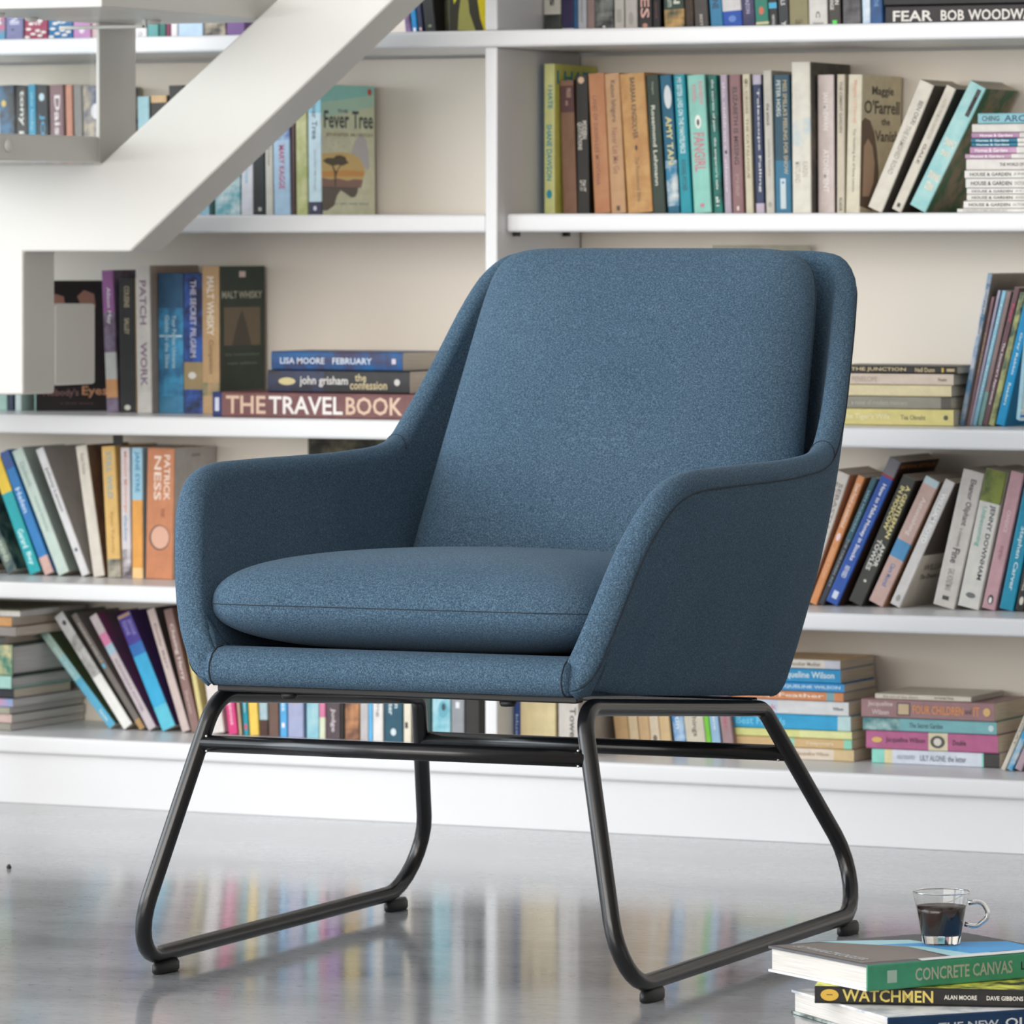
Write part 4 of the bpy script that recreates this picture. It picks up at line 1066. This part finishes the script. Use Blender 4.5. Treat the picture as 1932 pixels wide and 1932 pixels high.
for q in range(14):
    cx_ = -.105 + q*.0145
    ring = [(cx_, .006+.0075*math.cos(a), .0088+.0075*math.sin(a)) for a in [2*math.pi*s/14 for s in range(14)]]
    tube('wire_ring', ring, .0011, M['black_plastic'], note, closed=True, n=6)

# ---- stacks on the bottom shelf, right
G = 'paperbacks in the tall stack behind the rear chair leg'; Wh = 'of tall stack behind chair leg'
stack([
 (1375, 1611, 22, 'dfd0bd', 'white paperback with tan foot', dict(bands=[(.84, 1, 'd3b98c')], txt=[('Jacqueline Wilson', 'b59c86', .55, .80, .4)])),
 (1363, 1607, 18, 'cfae7c', 'tan and mint paperback', dict(bands=[(0, .05, '98d0b4'), (.50, .56, '98d0b4'), (.94, 1, '8fd3b8')], txt=[('Sleepovers', 'e6d6b4', .65, .86, .5)])),
 (1363, 1607, 15, 'd8d88c', 'thin lime and pale yellow paperback', dict(bands=[(.60, 1, 'dfe0a0')])),
 (1360, 1605, 28, '2fa0cf', 'cyan paperback with pale end', dict(bands=[(0, .06, '9cd0dc'), (.90, 1, 'bcd8d8')], txt=[('Best Friends', '6cc6e6', .12, .5, .5)])),
 (1355, 1601, 26, 'c4cfdf', 'pale blue paperback with red lettering', dict(bands=[(.46, 1, 'd9d9da')], txt=[('Clean Break', 'cf8a98', .06, .45, .4), ('Wilson', '6a6a6e', .88, .96, .25)])),
 (1350, 1591, 17, 'd38a5c', 'orange paperback with white lettering', dict(bands=[(.87, .93, '7fa6ac')], txt=[('Hetty Feather', 'f0dccb', .2, .85, .55)])),
 (1450, 1593, 16, '3b94cf', 'medium blue paperback with white lettering', dict(txt=[('JACQUELINE WILSON', 'd5e8f4', .05, .95, .45)], d=.12)),
 (1440, 1586, 26, '2a94c9', 'bright blue paperback with white script', dict(txt=[('Jacqueline Wilson', 'd9ecf6', .18, .92, .6)])),
 (1440, 1585, 17, 'e2dcd2', 'white paperback with curling tan cover', dict(right='b59a70', txt=[('Another Mother', '9a9388', .35, .75, .45)], bands=[(.80, 1, 'd0d0da')])),
], ZE, .15, Wh, G)
G = 'paperbacks in the low stack on the bottom shelf'; Wh = 'of low bottom-shelf stack'
zt = stack([
 (1645, 1886, 27, 'd7dce6', 'white paperback with mint and black ends', dict(bands=[(0, .10, '8fd6c6'), (.10, .16, 'e4d8a8'), (.86, .875, '8fd6c6'), (.875, 1, '3a3836')], txt=[('HOLLY GOLIGHTLY', '9aa2b0', .20, .34, .28), ('LILY ALONE: the letter', '7a8090', .38, .74, .42)])),
 (1634, 1883, 34, 'b4628a', 'magenta paperback with portrait label', dict(bands=[(.475, .62, 'd9cfae')], marks=[('disc', '4a4540', .545, .5, .7, .11), ('disc', 'd8d0c4', .545, .5, .42, .06), ('disc', 'd9b25c', .085, .5, .3, .08)], txt=[('Jacqueline Wilson', '5a2148', .15, .45, .36), ('Double', '3a1a2e', .66, .76, .3)])),
 (1628, 1880, 24, '79b1b5', 'teal paperback with floral left end', dict(bands=[(0, .28, '4a7c80+a9c8c6')], txt=[('The Secret Garden', '4a6f78', .35, .60, .4)], marks=[('disc', 'c4d8d6', .96, .5, .5, .04)])),
 (1625, 1876, 35, '9c787a', 'mauve paperback with orange lettering', dict(txt=[('Jacqueline', 'd6c2c0', .05, .24, .32, .72), ('Wilson', 'd6c2c0', .08, .21, .28, .3), ('FOUR CHILDREN', 'dd8f4a', .39, .77, .46), ('and', '5a4446', .78, .83, .3), ('IT', 'dd8f4a', .845, .89, .5)], marks=[('rect', '5c4a4c', .32, .5, .72, .10), ('rect', 'c4ac88', .32, .5, .56, .08), ('disc', 'd9b070', .945, .5, .45, .055)])),
 (1651, 1832, 10, 'd6cdbd', 'thin cream booklet', dict(pw=True, txt=[('the art of the short', 'a59c8c', .08, .45, .5), ('the Sunday Times', '6d665c', .62, .82, .5)])),
], ZE, .15, Wh, G)
G = 'books leaning at the right edge of the bottom shelf'; Wh = 'in bottom right corner'
row([
 (1888, 1898, 1955, 1300, 'd3cbbb', 'slim cream paperback', dict(h=.19, txt=[('CHOCOLAT', '6d6a60', .4, .8, .4)])),
 (1899, 1912, 1966, 1300, '3a9cca+e2dcd0', 'blue and white paperback', dict(h=.19)),
 (1914, 1930, 1981, 1300, 'b09aa4', 'mauve paperback', dict(h=.19)),
 (1931, 1946, 1998, 1300, '4a4c40', 'dark green paperback', dict(h=.19)),
], ZE, .12, Wh, G)

# ---- third shelf, right bay
G = 'books lying on the shelf right of the chair back'; Wh = 'of stack right of chair back'
stack([
 (1560, 1799, 31, 'd8cb84', 'pale yellow paperback with grey lettering', dict(txt=[("The Tiger's Wife", 'ebe2b4', .12, .50, .42), ('Tea Obreht', '8a8464', .585, .78, .3)], marks=[('disc', '55523f', .94, .5, .3, .035)])),
 (1560, 1794, 23, '918c80', 'grey paperback with faint lettering', dict(bands=[(.92, 1, '5a564e')], txt=[('a novel of modern manners', 'b3aea2', .2, .65, .4)])),
 (1560, 1795, 21, 'dccfa6', 'plain cream paperback', dict(left='3a352c')),
 (1560, 1799, 21, 'd2c2b2', 'pinkish cream paperback', dict(left='2b2c38', txt=[('PENELOPE', 'b3a394', .2, .4, .5), ('Picador', '7d7263', .88, .95, .3)])),
 (1560, 1806, 14, '2b2825', 'thin black paperback with gold capitals', dict(txt=[('UP THE JUNCTION', 'c9b48a', .10, .61, .62), ('Nell Dunn', 'c9b48a', .68, .83, .62)], marks=[('rect', 'd0b040', .89, .5, .6, .015), ('rect', 'b9a47a', .95, .5, .4, .06)])),
], ZC_, .10, Wh, G)
G = 'children\'s books leaning on the shelf right of the chair back'; Wh = 'of row beside chair back'
row([
 (1799, 1809, 1854, 516, '5a88ac+c9c9cc', 'tall thin blue and white picture book', dict(right='6b665e', d=.155, Y=.12, txt=[('the owl and the pussycat', '2f3a58', .06, .4, .5)])),
 (1810, 1816, 1858, 560, 'b8949a', 'thin dusty pink picture book', dict(txt=[('NURSERY', 'e0d48c', .28, .6, .5)])),
 (1817, 1822, 1872, 548, 'b3b0c6', 'thin lilac picture book', {}),
 (1823, 1832, 1881, 548, '8ec3d8', 'thin pale blue picture book', dict(txt=[('Little Grey Rabbit', 'd8ecf2', .1, .8, .4)])),
 (1833, 1843, 1890, 549, '8d7876', 'thin mauve-brown picture book', dict(bands=[(.75, 1, '7fa39c')])),
 (1844, 1856, 1906, 541, '6b4f55', 'plum picture book with white lettering', dict(txt=[("The Sorcerer's Apprentice", 'e6dcdc', .40, .85, .5), ('Kaye', 'd8486c', .12, .25, .5)])),
 (1857, 1869, 1918, 551, 'b6b67a+2f4a48', 'thin dark picture book with yellow-green edge', {}),
 (1871, 1890, 1930, 551, '1791c4', 'bright blue picture book with white lettering', dict(txt=[('Grey Rabbit', 'cfe9f4', .30, .62, .34), ('Readers', 'cfe9f4', .68, .85, .3)])),
], ZC_, .13, Wh, G)
bo = make_book((xat(1914, .10), .105, ZC_+.012), (0, R(12), R(-42)), .012, .14, .165, '9cc0cc', right='a9cbd6',
   cmarks=[('3d62a8', [(0, .03), (1, .03), (1, .05), (0, .05)]), ('e6dce0', [(0, .08), (1, .08), (1, .10), (0, .10)]), ('c08a98', [(.5, .2), (.62, .22), (.6, .35), (.5, .36)]), ('e6e6e6', [(.3, .4), (.5, .42), (.48, .6), (.32, .58)])])
tag(bo, 'pale blue picture book with striped cover at right edge of the photo', 'book', G)
bo = make_book((xat(1339, .17), .172, ZC_+.0004), (0, 0, R(-48)), .006, .15, zat(1339, 463, .17)-ZC_, 'd8d4c8', right='9c9a8c',
   ctxt=[('the very tall', '4a4a58', .38, .95, .93, .965)])
tag(bo, 'thin grey-green book standing behind the chair back, only its top showing', 'book', 'books on the shelf right of the chair back')

# ---- fourth shelf, right bay
G = 'books on the shelf right of the chair arm'; Wh = 'on shelf right of chair arm'
row([
 (1493, 1525, 1579, 886, 'd3ccc4', 'leaning white paperback with grey capitals', dict(right='9c8474', txt=[('SEBASTIAN', '8a847e', .08, .50, .26, .68), ('FAULKS', '8a847e', .08, .36, .26, .34)])),
 (1527, 1543, 1621, 896, 'd9915c', 'leaning orange paperback with white lettering', dict(txt=[('Dawn French on motherhood', 'f2ddcb', .06, .40, .5), ('Jenny Eclair', 'e6b48c', .56, .8, .4)], marks=[('disc', 'f0d3dc', .475, .5, .5, .06)])),
 (1544, 1557, 1647, 900, '2a2f38', 'leaning black paperback with blue-green top', dict(bands=[(0, .5, '2f5a68')], txt=[('IAN McEWAN', '7fa0a8', .10, .42, .4), ('THE CHILDREN ACT', '8f989c', .48, .86, .36)])),
 (1558, 1585, 1683, 862, '2250a3', 'tall leaning blue paperback with white lettering', dict(left='d8dce6', right='3d2c26', bands=[(0, .11, '77767c'), (.11, .125, 'a02c3a')], txt=[('How to Make Money in Stocks', 'e6eaf2', .17, .70, .4), ('REVISED', 'd9dfea', .74, .82, .36)], marks=[('rect', 'cfd8ea', .94, .5, .4, .05)], d=.15, Y=.13,
     ctxt=[('NATIONAL BESTSELLER', 'b0753c', .05, .95, .955, .98)])),
 (1601, 1632, 1709, 895, '35352f', 'leaning black paperback with yellow-white capitals', dict(left='8f8a7c', txt=[('A GENTLEMAN', 'ecdc92', .06, .47, .30, .70), ('IN MOSCOW', 'ecdc92', .08, .42, .30, .34), ('AMOR', 'e2e0d6', .52, .70, .30, .70), ('TOWLES', 'e2e0d6', .50, .74, .30, .34)], marks=[('disc', 'd0d0c4', .82, .5, .2, .02)])),
 (1639, 1672, 1753, 897, 'c4a59c', 'leaning pink paperback with blue band', dict(bands=[(0, .055, 'b9cdd0'), (.50, .635, '4f8fbd')], right='a9805f', txt=[('Astonishing', 'e2d2cc', .15, .45, .4), ('Clare Morrall', '6d7fae', .68, .86, .3)])),
 (1679, 1702, 1788, 903, 'd2cecb', 'leaning white paperback with dark photo cover', dict(right='bdb3a8', txt=[('WILLIAM BOYD', 'f6f4f2', .10, .50, .44)], marks=[('disc', '9a958f', .94, .5, .4, .05)], left='5a4a40',
     cmarks=[('4a423e', [(0, .42), (1, .42), (1, 1), (0, 1)])], ctxt=[('WILLIAM', '77706a', .2, .9, .29, .34), ('The Dreams of', '5a544e', .2, .85, .22, .26)])),
 (1760, 1803, 1820, 884, 'cdc7c0', 'tilted pale grey paperback with dark script', dict(txt=[('Eleanor Oliphant', '4a4848', .06, .40, .34, .55), ('is completely', '8d8884', .42, .56, .2), ('Fine', '3a3838', .57, .68, .34, .5), ('GAIL HONEYMAN', '8d8884', .72, .88, .3)], marks=[('rect', '34322f', .935, .5, .3, .03)])),
 (1805, 1847, 1861, 883, 'd6d3cc', 'tilted white paperback with mossy green top', dict(bands=[(0, .235, '7f8a3c+4d5a34')], txt=[('JENNY DOWNHAM', '3c3d44', .25, .79, .28, .68), ('Unbecoming', '6fb5a4', .27, .56, .26, .3)], marks=[('disc', '6a6c6c', .91, .5, .45, .04)])),
 (1852, 1879, 1909, 888, 'c39aa0', 'tilted dusty pink paperback with penguin emblem', dict(left='d8cfca', txt=[('CANDICE', 'e2c6c8', .28, .44, .26), ('POETRY', '93696f', .54, .64, .24)], marks=[('disc', '2f2d2d', .93, .5, .42, .07), ('disc', 'eeeae6', .935, .5, .22, .045)])),
 (1885, 1913, 1940, 886, '1f8fae', 'tilted teal blue paperback with white script', dict(txt=[('Stephen Carver', 'cfe8ee', .40, .86, .4)])),
 (1914, 1932, 1966, 886, '2b2b28', 'tilted black paperback', dict(marks=[('disc', 'd9d3c4', .93, .5, .45, .06)], txt=[('GEORGE ORWELL', 'c9c4b6', .6, .86, .4)])),
 (1934, 1956, 1985, 886, '8f7f72', 'tilted brown paperback', {}),
], ZD_R, .135, Wh, G)

# ------------------------------------------------------------------ pile on the floor with the glass cup
def lay(p, q, z, t, dep, **o):
    """lying book: left end p and a second point q of the spine line (seen pixels) on the plane z"""
    a = ground(p[0], p[1], z); b = ground(q[0], q[1], z)
    ang = math.atan2(b.y-a.y, b.x-a.x); L = o.pop('L')
    end = a + (b-a).normalized()*L
    return make_book((end.x, end.y, z), (0, R(-90), ang), t, dep, L, **o)
G = 'books piled on the floor under the glass cup'
b3 = lay((1676, 1966), (1932, 1950), .0006, .0255, .235, L=.31, spine='1f3c5c', left='38463f+b8c4c0', right='cfcfd2+8d9398', hard=True,
   txt=[('THE NEW', 'c3cad2', .19, .42, .30), ('OLD HOUSE', 'dfe2e4', .445, .80, .38)], round_=0)
tag(b3, 'thick navy-spined hardback at the bottom of the floor pile', 'book', G)
b2 = lay((1537, 1893), (1932, 1901), .0268, .0185, .168, L=.258, spine='1a1917', left='1a1917', right='cfc24c+2a2a22',
   txt=[('WATCHMEN', 'd3bf62', .115, .49, .70), ('ALAN MOORE', 'ddd8cc', .535, .67, .26), ('DAVE GIBBONS', 'ddd8cc', .71, .86, .26)], marks=[('disc', 'd3a93c', .062, .5, .68, .075), ('rect', '2a2620', .062, .52, .05, .025)])
tag(b2, 'black paperback with yellow capitals between two hardbacks in the floor pile', 'book', G)
b1 = lay((1637, 1871), (1932, 1846), .0458, .0278, .19, L=.25, spine='43906f', left='e6e4e4', right='4d4d50', hard=True,
   txt=[('CONCRETE CANVAS', 'a9b0a0', .245, .755, .50), ('Lee Bofkin', '1f2b26', .80, .99, .32)], marks=[('rect', '9fb8aa', .125, .5, .48, .05)],
   cmarks=[('6a625c', [(.08, .55), (.9, .45), (.98, .98), (.1, .98)], .0002), ('8fb4c6', [(.02, .30), (.80, .36), (.97, .66), (.99, .74), (.55, .50), (.05, .52)], .0003),
           ('3f86c8', [(.10, .05), (.45, .02), (.62, .30), (.70, .58), (.5, .44), (.12, .40)], .0004), ('cfc8bc', [(.0, .0), (.10, .0), (.08, .70), (.0, .72)], .0005)],
   ctxt=[])
tag(b1, 'green-spined hardback with grey and blue cover topmost of the floor pile', 'book', G)
cvr = [c for c in b1.children if c.name.startswith('cover')][0]
lettering(b1, 'SCHWARZKOGLER', 'cfd0d2', lambda u, v: (.0278+.0008, .19*(.18+.70*(1-u)), .25*(.885+.055*(1-v))), True, 'cover_lettering')

cz = .0458+.0278+.0009
cp = ground(1776, 1780, cz)
cup = empty('espresso_cup', cp, (0, 0, R(YAW*57.2958 - 4)))
tag(cup, 'clear glass espresso cup of black coffee standing on the book pile', 'cup')
gb = lathe('glass_body', [(.0222, .0098), (.0262, .034), (.0309, .0562)], M['cup_wall'], cup, 48)
bm = bmesh.new(); bm.from_mesh(gb.data)
bmesh.ops.delete(bm, geom=[f for f in bm.faces if len(f.verts) > 4], context='FACES'); bm.to_mesh(gb.data); bm.free()
base = lathe('glass_base', [(0, 0), (.0196, 0), (.0205, .0008), (.0221, .0096), (.0216, .0102), (0, .0102)], M['glass'], cup, 18)
for p in base.data.polygons: p.use_smooth = False
rim_pts = [(.0307*math.cos(2*math.pi*q/48), .0307*math.sin(2*math.pi*q/48), .0565) for q in range(48)]
tube('glass_rim', rim_pts, .0009, M['glass'], cup, closed=True, n=8)
lathe('coffee', [(0, .0106), (.0214, .0106), (.0219, .0112), (.0256, .0342), (.0269, .0410), (0, .0410)], M['coffee'], cup, 48)
hp = fillet([(.0295, 0, .0445), (.0440, 0, .0465), (.0535, 0, .031), (.038, 0, .0185), (.0252, 0, .0215)], [0, .010, .010, .010, 0], closed=False, seg=8)
tube('handle', hp, .0027, M['glass'], cup, n=12)

g = ground(17, 1639, 0)
cr = lathe('crumb', [(0, 0), (.003, 0), (.004, .002), (.0025, .005), (0, .0065)], M['crumb'], None, 7)
cr.location = g; cr.scale = (1, .7, 1)
tag(cr, 'tiny dark crumb lying on the floor by the left edge', 'crumb')
